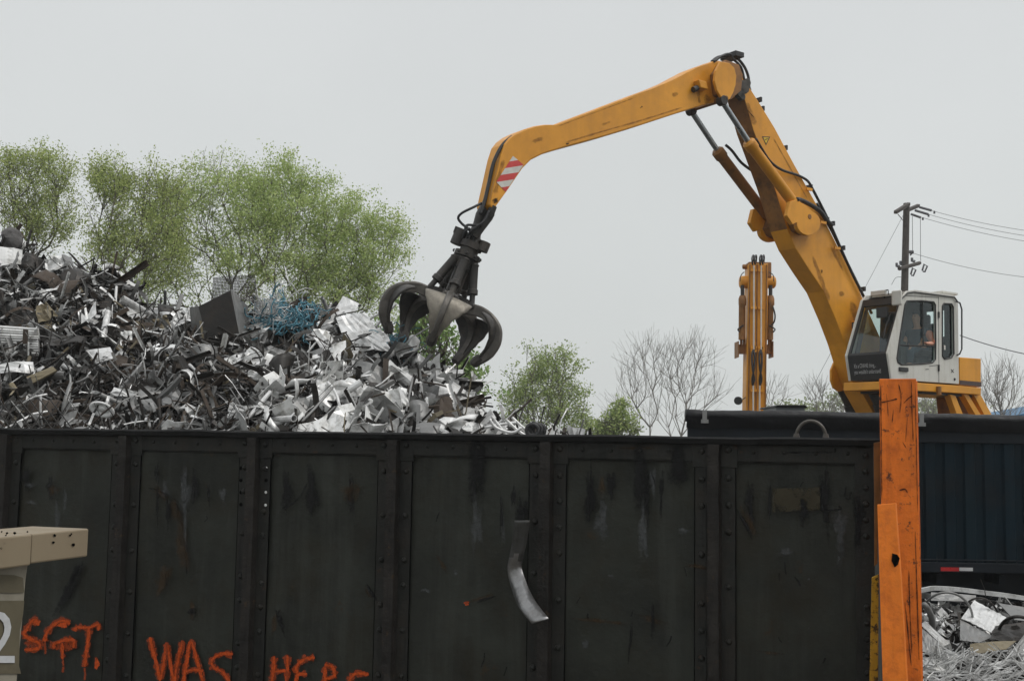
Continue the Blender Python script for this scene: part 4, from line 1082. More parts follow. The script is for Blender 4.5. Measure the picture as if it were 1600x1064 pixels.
mb = MB(); mb.box(cen + UP * .85, 2.4, 2.0, .6, (HD, LT, UP)); mb.build('undercarriage', M['grapple'], ex, bevel=.03)

# ------------------------------------------------------------------ orange peel grapple
GY = pb(766, 322, 0).y
hub = P(733, 392, GY)
sc_ = GY / 17.5
TL = rad(20.5)
dn = V((-math.sin(TL), -.03, -math.cos(TL))).normalized(); gr = V((math.cos(TL), 0, -math.sin(TL))); gr = (gr - dn * gr.dot(dn)).normalized(); gf = dn.cross(gr)
if gf.y > 0: gf = -gf                              # gf towards the camera
gp = empty('grapple', hub, 'dark worn five-tined orange-peel grapple hanging open from the arm over the scrap', 'grapple')
def gl(r, az, ax, tang=0.0):
    e1 = gf * math.cos(az) + gr * math.sin(az); e2 = -gf * math.sin(az) + gr * math.cos(az)
    return hub + (e1 * r + e2 * tang + dn * ax) * sc_
mb = MB()
tip = pb(767, 326, 0)
def G(px, py, dy=0.0): return P(px, py, GY + dy)
mb.tube([G(763, 318), G(753, 338), G(747, 352), G(742, 366), G(737, 380)], [.10, .11, .085, .10, .15], 12)
for dy in (-.16, .16):
    mb.tube([G(771, 322, dy), G(764, 340, dy), G(752, 358, dy), G(742, 370, dy)], [.06, .065, .05, .06], 8)
mb.cyl(G(766, 335, -.24), G(766, 335, .24), .07, 12); mb.cyl(G(744, 362, -.22), G(744, 362, .22), .075, 12)
smooth_by_angle(mb.build('hanger_link', M['grapple'], gp))
mb = MB()
mb.tube([gl(0, 0, a) for a in (-.22, -.13, -.125, -.03, -.025, .04, .045, .12, .13, .3)], [.12, .14, .19, .19, .15, .15, .21, .21, .16, .15], 20)
mb.tube([gl(.22, rad(-90), -.24), gl(.22, rad(-90), -.02)], .105, 12); mb.box(gl(.25, rad(-92), -.22), .16, .16, .1, (gr, gf, dn))
mb.tube([gl(.2, rad(70), -.2), gl(.2, rad(70), -.05)], .09, 10)
for k in range(9): mb.dome(gl(.21, k * .7, .08), (gl(1, k * .7, .08) - gl(0, 0, .08)), .03, .03)
smooth_by_angle(mb.build('rotator', M['grapple'], gp))
mb = MB()
mb.tube([gl(0, 0, .3), gl(0, 0, .70), gl(0, 0, .71), gl(0, 0, .92)], [.12, .12, .24, .22], 14)
mb.build('hub', M['grapple'], gp, bevel=.01)
def hs_(pts, r):
    m_ = MB(); m_.tube(spline([G(x, y, dy) for x, y, dy in pts], 6), r, 7); m_.build('hose', M['black'], gp, smooth=True)
hs_([(752, 318, -.2), (740, 324, -.3), (722, 333, -.3), (716, 341, -.28), (722, 350, -.25), (731, 357, -.25), (735, 364, -.2), (731, 366, -.2), (727, 358, -.25), (730, 352, -.25), (742, 352, -.25), (754, 351, -.2), (763, 345, -.15)], .021)
hs_([(764, 330, -.24), (757, 345, -.28), (745, 354, -.3), (735, 362, -.3), (730, 372, -.25)], .021)
hs_([(735, 357, -.3), (726, 362, -.3), (723, 372, -.25)], .021)
hs_([(768, 318, .2), (755, 340, .25), (742, 358, .2), (733, 372, .15)], .021)
hs_([(750, 350, -.2), (738, 366, -.2), (735, 374, -.1)], .018)
AZ = [rad(a + 4) for a in (0, 72, 144, 216, 288)]
ribp = [(.28, .85), (.40, .825), (.53, .82), (.66, .85), (.78, .915), (.865, 1.0), (.91, 1.11), (.92, 1.22), (.885, 1.36), (.82, 1.48), (.755, 1.56)]
OPEN = [0, 0, 0, 0, rad(-3)]
for k, az in enumerate(AZ):
    def op_(r, a, th=OPEN[k]):
        dr, da = r - .31, a - .67
        return .31 + dr * math.cos(th) + da * math.sin(th), .67 + da * math.cos(th) - dr * math.sin(th)
    rp = [gl(op_(r, a)[0], az, op_(r, a)[1]) for r, a in ribp]
    sp3 = spline(rp, 4); n = len(sp3)
    cyl_o = MB(); a0, a1 = gl(.15, az, .16), gl(.37, az, .79)
    d = (a1 - a0)
    cyl_o.tube([a0, a0 + d * .05, a0 + d * .08, a0 + d * .60, a0 + d * .62, a0 + d * .72, a0 + d * .74, a1], [.065, .085, .072, .072, .086, .086, .045, .045], 12)
    c1 = gl(.36, az, .56)
    e2 = (gl(0, az, 0, 1) - gl(0, az, 0)).normalized()
    cyl_o.cyl(a1 - e2 * .11, a1 + e2 * .11, .055, 10)
    smooth_by_angle(cyl_o.build('tine_cylinder', M['grapple'], gp))
    hinge = MB()
    for sg in (-1, 1): hinge.prism([gl(.10, az, .68, sg * .08), gl(.32, az, .72, sg * .08), gl(.34, az, .86, sg * .08), gl(.12, az, .90, sg * .08)], e2 * .03)
    hinge.cyl(gl(.29, az, .80, -.13), gl(.29, az, .80, .13), .05, 10); hinge.build('tine_hinge', M['grapple'], gp)
    # spine: rectangular tapered rib, outer edge worn
    sp_m = MB(); vs = []
    for i, p in enumerate(sp3):
        t = sp3[min(n - 1, i + 1)] - sp3[max(0, i - 1)]; t.normalize()
        nrm = e2.cross(t); nrm = nrm if nrm.dot(gl(1, az, .3) - gl(0, az, .8)) > 0 else -nrm
        f_ = i / (n - 1); wd = .062 * (1 - .35 * f_); hh = .085 * (1.0 if f_ < .8 else 1 - (f_ - .8) * 2.2)
        for a_, b2 in ((-1, -1), (-1, .7), (-.55, 1), (.55, 1), (1, .7), (1, -1)): vs.append(p + e2 * (wd * a_) + nrm * (hh * b2))
    fs = [(i * 6 + q, i * 6 + (q + 1) % 6, (i + 1) * 6 + (q + 1) % 6, (i + 1) * 6 + q) for i in range(n - 1) for q in range(6)] + [tuple(range(6)), tuple((n - 1) * 6 + q for q in reversed(range(6)))]
    sp_m.add(vs, fs); tine = sp_m.build('tine', M['rib_steel'] if True else 0, gp); smooth_by_angle(tine, 40)
    # shell: shield-shaped curved plate
    shm = MB(); rows = 16; cols = 12; vs = []; W_ = [.395, .41, .405, .39, .37, .345, .315, .28, .245, .20, .17, .145, .12, .10, .085, .07, .05]
    prof = spline([V((*op_(r, a), 0)) for r, a in ((.72, .85), (.80, .905), (.85, .99), (.875, 1.09), (.87, 1.22), (.84, 1.34), (.79, 1.46), (.735, 1.56))], 3)
    prof = [prof[int(i * (len(prof) - 1) / rows)] for i in range(rows + 1)]
    for i in range(rows + 1):
        for j in range(cols + 1):
            s_ = (j / cols * 2 - 1) * W_[i]; ang = s_ / prof[i].x * .78
            rr3 = prof[i].x * (math.cos(ang)) ; vs.append(gl(rr3, az, prof[i].y + .015 * (abs(s_) / .40) ** 2 * (1 - i / rows), prof[i].x * math.sin(ang) * 1.15))
    nn = (cols + 1)
    shm.add(vs, [(i * nn + j, i * nn + j + 1, (i + 1) * nn + j + 1, (i + 1) * nn + j) for i in range(rows) for j in range(cols)])
    shell = shm.build('shell_plate', M['grapple_worn'] if k == 0 else M['grapple'], tine, smooth=True, solid=.028)
    tp = MB(); q4 = [gl(op_(r, a)[0], az, op_(r, a)[1]) for r, a in ((.80, 1.46), (.755, 1.53), (.725, 1.59), (.715, 1.62))]
    tp.tube(q4, [.075, .085, .075, .04], 8); smooth_by_angle(tp.build('tip', M['grapple'], tine))

# ------------------------------------------------------------------ second handler seen end-on behind the trailer
Y2 = 30.0
def p2(x, y, dy=0.0): return P(x, y, Y2 + dy)
b0 = p2(1181, 640)
ex2 = empty('material_handler', (b0.x, b0.y + 1.5, 0), 'second yellow material handler seen end-on, arm standing upright behind the trailer', 'excavator')
mb = MB(); mb.prism([p2(1170, 412), p2(1200, 412), p2(1199.5, 500), p2(1196, 640), p2(1195, 740), p2(1163, 740), p2(1165.5, 640), p2(1168, 500)], V((.02, .6, .0)))
mb.build('boom', M['yellow'], ex2, bevel=.02)
mb = MB()
for x0, x1 in ((1171.5, 1172.2), (1183, 1184), (1198, 1198.6)):
    mb.prism([p2(x0 - .8, 414, -.002), p2(x0 + .8, 414, -.002), p2(x1 - 2.6, 700, -.002), p2(x1 - 4.2, 700, -.002)], V((0, -.03, 0)))
mb.build('boom_flange', M['yellow_grime_or_shade'], ex2)
mb = MB()
for x0, x1 in ((1178, 1177), (1189.5, 1187)):
    mb.tube([p2(x0, 415, -.07), p2(x0 - .3, 546, -.07)], .022, 8); mb.tube([p2(x1, 602, -.07), p2(x1 - .5, 700, -.07)], .022, 8)
o = mb.build('hydraulic_pipe', M['decal_white'], ex2)
for y in (422, 481, 543, 548, 610):
    for x in (1177.5, 1189): mb = MB(); mb.box(p2(x, y, -.06), .15, .05, .07); mb.box(p2(x + 2, y - 4, -.06), .03, .05, .12); mb.build('pipe_clamp', M['yellow'], ex2)
def h2(pts, r, k=5):
    m_ = MB(); m_.tube(spline(pts, k), r, 7); m_.build('hose', M['black'], ex2, smooth=True)
for x0 in (1177, 1188.5):
    for dx in (-1, 1): h2([p2(x0, 546, -.07), p2(x0 + dx * 2, 556, -.12), p2(x0 + dx * 1.2, 575, -.14), p2(x0 - dx * 1.5, 592, -.1), p2(x0 - 1, 602, -.07)], .026, 5)
for x0 in (1176, 1180, 1188, 1192):
    h2([p2(x0, 414, -.06), p2(x0 - 1, 404, -.1), p2(x0 + 1, 399, .1), p2(x0 + 2, 402, .4), p2(x0 + 1, 414, .6)], .022, 5)
h2([p2(1163, 425, 0), p2(1158, 430, .0), p2(1156, 440, 0)], .012, 4); h2([p2(1201, 425, 0), p2(1208, 430, .0), p2(1209, 440, 0)], .012, 4)
h2([p2(1208, 480, 0), p2(1211, 492, -.05), p2(1210, 502, 0), p2(1206, 508, 0)], .02, 4)
for s_ in (-1, 1): h2([p2(1182 + s_ * 20, 508, 0), p2(1182 + s_ * 26, 512, 0), p2(1182 + s_ * 29, 515, 0), p2(1182 + s_ * 26, 519, 0)], .018, 4)
mb = MB(); mb.tube([p2(1155.5, 441, .25), p2(1157, 441, .25), p2(1209, 441, .25), p2(1211.5, 441, .25)], [.12, .165, .165, .12], 16); smooth_by_angle(mb.build('stick_head', M['yellow'], ex2))
mb = MB(); mb.box(p2(1184.5, 424, .35), .6, .5, .42); mb.tube([p2(1160, 417, .3), p2(1170, 417, .3)], .07, 8); mb.build('knuckle_joint', M['yellow_grime_or_shade'], ex2, bevel=.05)
for x in (1160, 1204):
    m_ = MB(); m_.tube([p2(x, 462, .1), p2(x, 467, .1), p2(x, 476, .1), p2(x - .5, 478, .1), p2(x - 1, 531, .1)], [.07, .10, .10, .085, .085], 14)
    o = smooth_by_angle(m_.build('stick_cylinder', M['yellow_grime_or_shade'], ex2)); m_ = MB(); m_.cyl(p2(x, 446, .12), p2(x, 464, .12), .05, 10); m_.build('rod', M['grapple'], o)
for s_, xa, xb in ((-1, 1154, 1168), (1, 1199, 1208)):
    m_ = MB(); m_.prism([p2(xa, 538, .2), p2(xb, 538, .2), p2(xb, 552, .2), p2(xa, 552, .2)], V((0, .3, 0)))
    ed = xa if s_ < 0 else xb
    m_.prism([p2(ed - .7, 533, .1), p2(ed + .7, 533, .1), p2(ed + .7, 558, .1), p2(ed - .7, 558, .1)], V((0, .5, 0)))
    for dx in (.3, .62): m_.cyl(p2(xa + (xb - xa) * dx, 529, .2), p2(xa + (xb - xa) * dx, 541, .2), .035, 8)
    m_.build('cylinder_bracket', M['yellow_grime_or_shade'], ex2)
mb = MB(); mb.tube([p2(1153, 626, -.05), p2(1154, 626, .01)], .105, 14); o = mb.build('mirror', M['cab_dark'], ex2); mb = MB(); mb.tube([p2(1156, 627, 0), p2(1166, 620, .1)], .012, 6); mb.build('mirror_arm', M['cab_dark'], ex2)
c2 = V((b0.x, b0.y + 1.5, 0))
mb = MB(); mb.box(c2 + UP * 1.7, 2.7, 4.0, 1.3); mb.build('upper_frame', M['yellow'], ex2, bevel=.05)
mb = MB(); mb.cyl(c2 + UP * .5, c2 + UP * 1.1, .8, 24); mb.build('slew_ring', M['grapple'], ex2)
for sg in (-1, 1):
    m_ = MB(); m_.prism([c2 + V((sg * 1.2 - .3, y_, z_)) for y_, z_ in ((-1.9, .1), (-2.1, .45), (-1.9, .8), (1.9, .8), (2.1, .45), (1.9, .1))], V((.6, 0, 0))); m_.build('track', M['black'], ex2, bevel=.04)

# dark cabin roof showing above the tarpaulin
mb = MB(); a, b_ = P(1212, 636, 20), P(1262, 636, 20)
hut = empty('cabin', ((a.x + b_.x) / 2, 20.6, 0), 'low dark flat-roofed cabin just showing above the trailer tarpaulin beside the arm', 'cabin')
mb.box(((a.x + b_.x) / 2, 20.6, a.z / 2), (b_.x - a.x) * .9, 1.0, a.z); mb.build('body', M['siding'], hut)
mb = MB(); mb.prism([P(1211, 636, 20), P(1215, 632.5, 20), P(1258, 632.5, 20), P(1263, 637, 20)], V((0, 1.3, 0))); mb.build('roof', M['rim'], hut, bevel=.01)

# ------------------------------------------------------------------ utility pole and wires
UY = 45.0
pt, pbm = P(1416.5, 318, UY), P(1413.5, 450, UY)
pd = (pbm - pt); pg = pt + pd * (pt.z / -pd.z)
up = empty('utility_pole', pg, 'weathered wooden utility pole with crossarms standing behind the white cab', 'pole')
mb = MB(); mb.tube([pg, pt], [.19, .12], 12); smooth_by_angle(mb.build('shaft', M['pole'], up))
mb = MB()
def u_(x, y, dy=0.0): return P(x, y, UY + dy)
mb.tube([u_(1399, 332, -1.1), u_(1420, 319, -.1)], .085, 4); mb.build('crossarm', M['pole'], up)
mb = MB(); mb.tube([u_(1417, 329, -.1), u_(1435, 321.5, 1.0)], .085, 4); mb.tube([u_(1403, 335, -1.), u_(1413, 347, -.1)], .015, 4); mb.build('crossarm', M['pole'], up)
mb = MB(); mb.tube([u_(1405, 420, -.7), u_(1420, 416, 0), u_(1437, 411, .9)], .075, 6); mb.build('crossarm', M['pole'], up)
mb = MB()
for (x, y) in ((1401, 415), (1407, 412), (1425, 407)):
    mb.tube([u_(x, y - 4), u_(x, y + 1), u_(x + 3, y + 2), u_(x + 4, y)], .05, 6)
for (x, y) in ((1425, 425), (1443, 419)):
    mb.tube([u_(x - 2, y + 4), u_(x + 1, y - 6), u_(x + 6, y - 3), u_(x + 2, y + 6), u_(x - 1, y + 5)], .035, 6)
mb.tube([u_(1427, 394), u_(1421, 394)], .07, 6); mb.tube([u_(1427, 394), u_(1422, 399)], .03, 5)
for s_ in (((1437, 324), (1455, 329)), ((1430, 329), (1450, 335)), ((1424, 335), (1438, 340))): mb.tube([u_(*s_[0], .6), u_(*s_[1], .2)], .05, 6)
for (x, y) in ((1460, 332), (1451, 337), (1442, 342)): mb.tube([u_(x, y - 2), u_(x, y + 2)], .04, 5)
mb.build('insulator', M['insulator'], up)
mb = MB()
for (x, y0, y1) in ((1438, 338, 408), (1425.5, 338, 395)): mb.tube([u_(x, y0), u_(x + .5, y1)], .011, 4)
mb.tube(spline([u_(1410, 433), u_(1400, 434), u_(1393, 445)], 5), .011, 4)
mb.build('drop_wire', M['wire'], up)
def wire(a, ya, b_, yb, sag, label, r=.009):
    A_, B_ = P(*a, ya), P(*b_, yb); m_ = MB(); A_ = A_; n = 24
    m_.tube([A_ + (B_ - A_) * (i / n) - UP * (sag * 4 * (i / n) * (1 - i / n)) for i in range(n + 1)], r, 5)
    tag(m_.build('power_line', M['wire'], smooth=True), label, 'wire', 'overhead wires')
wire((1437, 324), 45.6, (1660, 367), 45, .15, 'topmost overhead wire running right from the utility pole crossarm')
wire((1430, 329), 45.3, (1660, 376), 45, .15, 'middle wire of the three leaving the top of the utility pole')
wire((1424, 335), 45.0, (1660, 385), 45, .15, 'lowest wire of the three leaving the top of the utility pole')
wire((1421, 394), 45.0, (1660, 438), 45, .2, 'single overhead wire leaving the utility pole halfway down')
wire((1500, 524), 40.0, (1660, 563), 36, .1, 'thick cable running right from behind the white cab', .017)
wire((1411, 337), 45.0, (1225, 690), 38, 0, 'thin slanted guy wire stretched from utility pole top to lower left', .008)

# ------------------------------------------------------------------ blue-roofed building, far right
mb = MB(); r0, r1 = P(1572, 651, 60), P(1610, 637, 60)
bl = empty('building', (r0.x + 8, 64, 0), 'low pale building with blue metal roof at far right beyond the trailer', 'building')
mb.box((r0.x + 8.5, 64.5, r0.z / 2), 16, 8.4, r0.z); mb.build('wall', M['siding'], bl)
mb = MB(); rz = r0.z; hgt = (r1.z - r0.z) / (r1.x - r0.x)
mb.prism([V((r0.x, 60, rz)), V((r0.x + 8.5, 60, rz + 8.5 * hgt * .5)), V((r0.x + 17, 60, rz))], V((0, 9, 0))); mb.build('roof', M['roofblue'], bl)

# ------------------------------------------------------------------ grease, chips and weld seams on the arm
def arm_mark(pts, w_, lat, mt, name):
    m_ = MB(); path = spline([V((x, y, 0)) for x, y in pts], 4); rk2 = random.Random(int(pts[0][0] * 7 + pts[0][1])); vs = []
    for i, p in enumerate(path):
        t = (path[min(len(path) - 1, i + 1)] - path[max(0, i - 1)]).normalized(); o = V((-t.y, t.x, 0)); en = i in (0, len(path) - 1)
        ww = w_ * rk2.uniform(.7, 1.3) * (.4 if en else 1)
        for sg, fd in ((1, 0), (.45, .8), (-.45, .8), (-1, 0)): q = p + o * ww * sg; vs.append(pb(q.x, q.y, lat)); m_.fade.append(fd * (.4 if en else 1))
    m_.add(vs, [(i * 4 + k, i * 4 + k + 1, i * 4 + k + 5, i * 4 + k + 4) for i in range(len(path) - 1) for k in range(3)])
    m_.build(name, M[mt], ex)
HB, HS = HW + .004, SW + .004
for pts, w_, lat, mt in (([(1284, 421), (1284, 427)], 2.4, HB, 'stain_dark'), ([(1313, 455), (1317, 463)], 5, HB, 'stain_grease'), ([(1168, 172), (1173, 178), (1178, 184)], 1.0, HB, 'stain_dark'), ([(1233, 300), (1240, 318)], 5, HB, 'stain_grease'),
        ([(1330, 470), (1338, 500), (1345, 530)], 7, HB, 'stain_grease'), ([(1336, 568), (1360, 566), (1378, 560)], 1.3, HB, 'stain_grease'), ([(1337, 596), (1360, 598), (1384, 596)], 1.6, HB, 'stain_grease'), ([(1166, 160), (1172, 176), (1180, 196)], 6, HB, 'stain_grease'),
        ([(1206, 212), (1232, 258), (1262, 312)], 1.6, HB, 'stain_grease'), ([(1296, 380), (1318, 424)], 3, HB, 'stain_grease'), ([(1270, 400), (1284, 440), (1296, 470)], 5, HB, 'stain_grease'),
        ([(1100, 150), (1108, 156), (1100, 160)], 6, HS, 'stain_grease'), ([(1090, 142), (1092, 152), (1093, 162)], 3.5, HS, 'stain_grease'), ([(880, 224), (940, 206), (1000, 189), (1070, 167)], 1.8, HS, 'stain_grease'), ([(866, 200), (930, 176), (1000, 150)], 1.2, HS, 'stain_grease'),
        ([(787, 250), (780, 275), (773, 305)], 5, HS, 'stain_grease'), ([(772, 310), (776, 318)], 6, HS, 'stain_dark'), ([(884, 226), (890, 224)], 2, HS, 'stain_dark'), ([(1000, 170), (1004, 166)], 1.6, HS, 'stain_dark'), ([(1050, 150), (1060, 146)], 4, HS, 'stain_grease'), ([(940, 196), (955, 190)], 3, HS, 'stain_grease'), ([(830, 222), (850, 216)], 4, HS, 'stain_grease')):
    arm_mark(pts, w_, lat, mt, 'grease_mark')

# ------------------------------------------------------------------ trees
def mesh_np(name, vs, fs_flat, n_per, mat_, parent, loc_base, smooth=False):
    me = bpy.data.meshes.new(name)
    nv = len(vs); nf = len(fs_flat) // n_per
    me.vertices.add(nv); me.vertices.foreach_set('co', (vs - np.array(loc_base)).astype(np.float32).ravel())
    me.loops.add(nf * n_per); me.loops.foreach_set('vertex_index', np.asarray(fs_flat, dtype=np.int32))
    me.polygons.add(nf); me.polygons.foreach_set('loop_start', np.arange(0, nf * n_per, n_per, dtype=np.int32))
    me.polygons.foreach_set('loop_total', np.full(nf, n_per, dtype=np.int32))
    if smooth: me.polygons.foreach_set('use_smooth', [True] * nf)
    me.materials.append(mat_); me.update(calc_edges=True); me.validate()
    o = bpy.data.objects.new(name, me); COL.objects.link(o); o.parent = parent
    return o

def grow(name, label, cat, group, Y, blobs, base_px, seed, n_attr=420, step=.5, leaf=None, n_leaf=9000, leaf_size=.12, trunk_frac=.35, bark='bark',
         twig=.007, spread=.28, stems=1, upw=.55, lumps=26, rexp=2.45, twl=1.0):
    """blobs: (px, py, rx, ry, weight) ellipses in the picture at distance Y, given real depth"""
    r = np.random.default_rng(seed)
    s = Y / FPX
    wts = np.array([b[4] for b in blobs], float); wts /= wts.sum()
    attr = []
    for i in range(n_attr):
        b = blobs[r.choice(len(blobs), p=wts)]
        d = r.normal(size=3); d /= np.linalg.norm(d); q = r.uniform(0.15, 1) ** (1 / 2.2)
        c = np.array(P(b[0], b[1], Y)); attr.append(c + d * q * np.array([b[2] * s, b[2] * s * .8, b[3] * s]))
    attr = np.array(attr)
    nv = max(2, len(attr) // 55); vc = attr[r.choice(len(attr), nv)]; vr = r.uniform(.03, .085, nv) * np.ptp(attr[:, 2])   # open pockets in the crown
    keep = (np.linalg.norm(attr[:, None] - vc[None], axis=2) > vr[None]).all(1); attr = attr[keep]
    bx = P(base_px[0], base_px[1], Y); base = np.array([bx.x, Y, 0.0])
    topz = attr[:, 2].max(); 
    nodes = []; par = []
    for k in range(stems):
        off = np.array([r.uniform(-.5, .5), r.uniform(-.5, .5), 0]) * (0 if stems == 1 else 1.2)
        nodes.append(base + off * .5); par.append(-1)
        tz = topz * trunk_frac; nst = max(2, int(tz / .6)); lean = r.normal(0, .05, 2)
        for i in range(1, nst + 1):
            nodes.append(base + off * (1 + i / nst) * .5 + np.array([lean[0] * i * .6 + r.normal(0, .03), lean[1] * i * .6, tz * i / nst])); par.append(len(nodes) - 2)
    start = len(nodes)
    root_top = base + np.array([0, 0, topz * trunk_frac * .7])
    order = np.argsort(np.linalg.norm(attr - root_top, axis=1) + r.normal(0, .3, len(attr)))
    A = np.array(nodes)
    depth = list(np.linalg.norm(A - base, axis=1))
    for a in attr[order]:
        nd = np.array(nodes); v = a - nd; d = np.linalg.norm(v, axis=1)
        da = np.linalg.norm(a - base)
        dd = np.linalg.norm(nd - base, axis=1)
        ok = (v[:, 2] > -0.35 * d)
        pv = nd - nd[np.maximum(np.array(par), 0)]; pl = np.linalg.norm(pv, axis=1); ca = (pv * v).sum(1) / np.maximum(pl * d, 1e-4); ca[pl < 1e-6] = 1
        cost = d + .7 * (1 - ca) * d + .55 * np.maximum(0, upw - v[:, 2] / np.maximum(d, 1e-3)) * d + np.where(ok, 0, 50) + np.where(dd > da, 3, 0)
        j = int(np.argmin(cost)); p0 = nodes[j]; L_ = d[j]; n = max(1, int(L_ / step)); prev = j
        side = r.normal(0, .06, 3) * L_
        for i in range(1, n + 1):
            t = i / n
            p = p0 + (a - p0) * t + side * math.sin(math.pi * t) + np.array([0, 0, .10 * L_ * math.sin(math.pi * t)])
            nodes.append(p); par.append(prev); prev = len(nodes) - 1
    main_n = len(nodes)
    NA = np.array(nodes); PR = np.array(par)                 # relax the limbs so they run smoothly
    for it in range(3):
        cs = np.zeros_like(NA); cc = np.zeros(len(NA))
        mk = PR >= 0; np.add.at(cs, PR[mk], NA[mk]); np.add.at(cc, PR[mk], 1)
        inn = mk & (cc > 0); t_ = NA.copy(); t_[inn] = .5 * NA[inn] + .25 * NA[PR[inn]] + .25 * cs[inn] / cc[inn][:, None]; NA = t_
    nodes = [p for p in NA]
    # fine twigs at the ends
    ch = np.zeros(len(nodes), int)
    for p in par:
        if p >= 0: ch[p] += 1
    cand = [i for i in range(start, main_n)]
    for i in cand:
        k = 3 if ch[i] == 0 else (1 if r.random() < .8 else 0)
        for q in range(k):
            dirv = nodes[i] - nodes[par[i]]; dirv = dirv / (np.linalg.norm(dirv) + 1e-6) + r.normal(0, .42, 3) + np.array([0, 0, .45]); dirv /= np.linalg.norm(dirv)
            L_ = step * r.uniform(.5, 1.5) * twl; prev = i
            for e_ in range(2):
                p = nodes[prev] + dirv * L_ * .5 + r.normal(0, .05, 3) * L_; nodes.append(p); par.append(prev); prev = len(nodes) - 1
    nd = np.array(nodes); n = len(nd); par = np.array(par)
    rad_ = np.zeros(n); acc = np.zeros(n); leafn = np.ones(n, bool)
    for i in range(n - 1, -1, -1):
        rad_[i] = max(twig, acc[i] ** (1 / rexp)) if acc[i] > 0 else twig
        if par[i] >= 0: acc[par[i]] += rad_[i] ** rexp; leafn[par[i]] = False
    root = empty(name, tuple(base), label, cat, group)
    # segments
    idx = np.where(par >= 0)[0]; a = nd[par[idx]]; b = nd[idx]; ra = np.minimum(rad_[par[idx]], rad_[idx] * 1.5); rb = rad_[idx]
    t = b - a; ln = np.linalg.norm(t, axis=1, keepdims=True); t = t / np.maximum(ln, 1e-6)
    h = np.where(np.abs(t[:, 2:3]) > .9, np.array([[1, 0, 0]]), np.array([[0, 0, 1]])); u = np.cross(t, h); u /= np.linalg.norm(u, axis=1, keepdims=True); w_ = np.cross(t, u)
    K = 5; rings = []
    for e_, (c, rr) in enumerate(((a, ra), (b, rb))):
        for k in range(K):
            an = 2 * math.pi * k / K; rings.append(c + (u * math.cos(an) + w_ * math.sin(an)) * rr[:, None])
    vs = np.stack(rings, 1).reshape(-1, 3); m_ = len(idx); off = (np.arange(m_) * 2 * K)[:, None]
    quad = np.array([[k, (k + 1) % K, K + (k + 1) % K, K + k] for k in range(K)]).ravel()[None, :]
    mesh_np('trunk', vs, (off + quad).ravel(), 4, M[bark], root, base, True)
    if leaf:
        tips = np.where(leafn)[0]; near = np.where((rad_ < twig * 2.6) & (np.arange(n) >= start))[0]
        wgt = np.ones(len(near))
        # light and dense clumps: each lump of the crown has its own leaf density
        cl = attr[r.choice(len(attr), lumps)]; dens = r.uniform(.25, 1.6, lumps)
        dist = np.linalg.norm(nd[near][:, None, :] - cl[None], axis=2); wgt *= dens[np.argmin(dist, 1)]
        wgt /= wgt.sum()
        hub_ = near[r.choice(len(near), max(40, n_leaf // 26), p=wgt)]          # leaves sit in tufts round twig ends
        pick = hub_[r.integers(0, len(hub_), n_leaf)]
        pos = nd[pick] + r.normal(0, spread, (n_leaf, 3)) * np.array([1, 1, .8])
        sz = leaf_size * r.uniform(.55, 1.3, n_leaf)
        d1 = r.normal(size=(n_leaf, 3)); d1[:, 2] -= .3; d1 /= np.linalg.norm(d1, axis=1, keepdims=True)
        d2 = np.cross(d1, r.normal(size=(n_leaf, 3))); d2 /= np.linalg.norm(d2, axis=1, keepdims=True)
        q = np.stack([pos - d1 * sz[:, None] * .5, pos + d2 * sz[:, None] * .3, pos + d1 * sz[:, None] * .5, pos - d2 * sz[:, None] * .3], 1).reshape(-1, 3)
        mesh_np('crown', q, np.arange(4 * n_leaf), 4, M[leaf], root, base)
    return root

grow('tree', 'broad spring-green tree, largest of the trees behind the scrap heap', 'tree', None, 46,
     [(370, 338, 110, 76, 2.4), (300, 378, 90, 88, 2.0), (460, 362, 110, 82, 2.3), (530, 408, 90, 75, 1.8), (350, 292, 62, 34, .8), (440, 300, 60, 30, .6), (420, 445, 170, 65, 2.0), (585, 400, 52, 60, .9), (560, 470, 70, 50, .8), (230, 430, 60, 60, .6)], (390, 700), 3,
     n_attr=950, step=.55, leaf='leaf_spring', n_leaf=85000, leaf_size=.095, trunk_frac=.28, spread=.20, twig=.005, twl=1.3, lumps=80)
grow('tree', 'yellow-green tree between the broad tree and the left edge tree', 'tree', None, 42,
     [(205, 350, 65, 75, 2), (190, 410, 60, 55, 1.6), (175, 300, 30, 34, .8), (250, 315, 40, 40, .9), (250, 400, 50, 60, 1)], (200, 700), 5, n_attr=420, step=.5, leaf='leaf_olive', n_leaf=21000, leaf_size=.09, trunk_frac=.3, spread=.18, twig=.005, twl=1.3, lumps=36)
grow('tree', 'thin-leaved tree at the far left edge behind the heap top', 'tree', None, 44,
     [(45, 310, 65, 66, 2), (60, 355, 60, 45, 1.4), (20, 285, 45, 42, 1), (75, 275, 35, 32, .7), (-50, 320, 60, 80, 1)], (40, 700), 8, n_attr=420, step=.5, leaf='leaf_olive', n_leaf=19000, leaf_size=.09, trunk_frac=.3, spread=.18, twig=.005, twl=1.3, lumps=36)
grow('tree', 'fresh green broad-leaved tree hanging behind the grapple and right heap slope', 'tree', None, 30,
     [(655, 500, 28, 30, .9), (670, 540, 40, 40, 1.3), (700, 585, 38, 45, 1.6), (720, 618, 32, 22, .9), (640, 560, 40, 50, 1)], (660, 720), 12, n_attr=330, step=.35, leaf='leaf_maple', n_leaf=3600, leaf_size=.14, trunk_frac=.3, spread=.16, lumps=30)
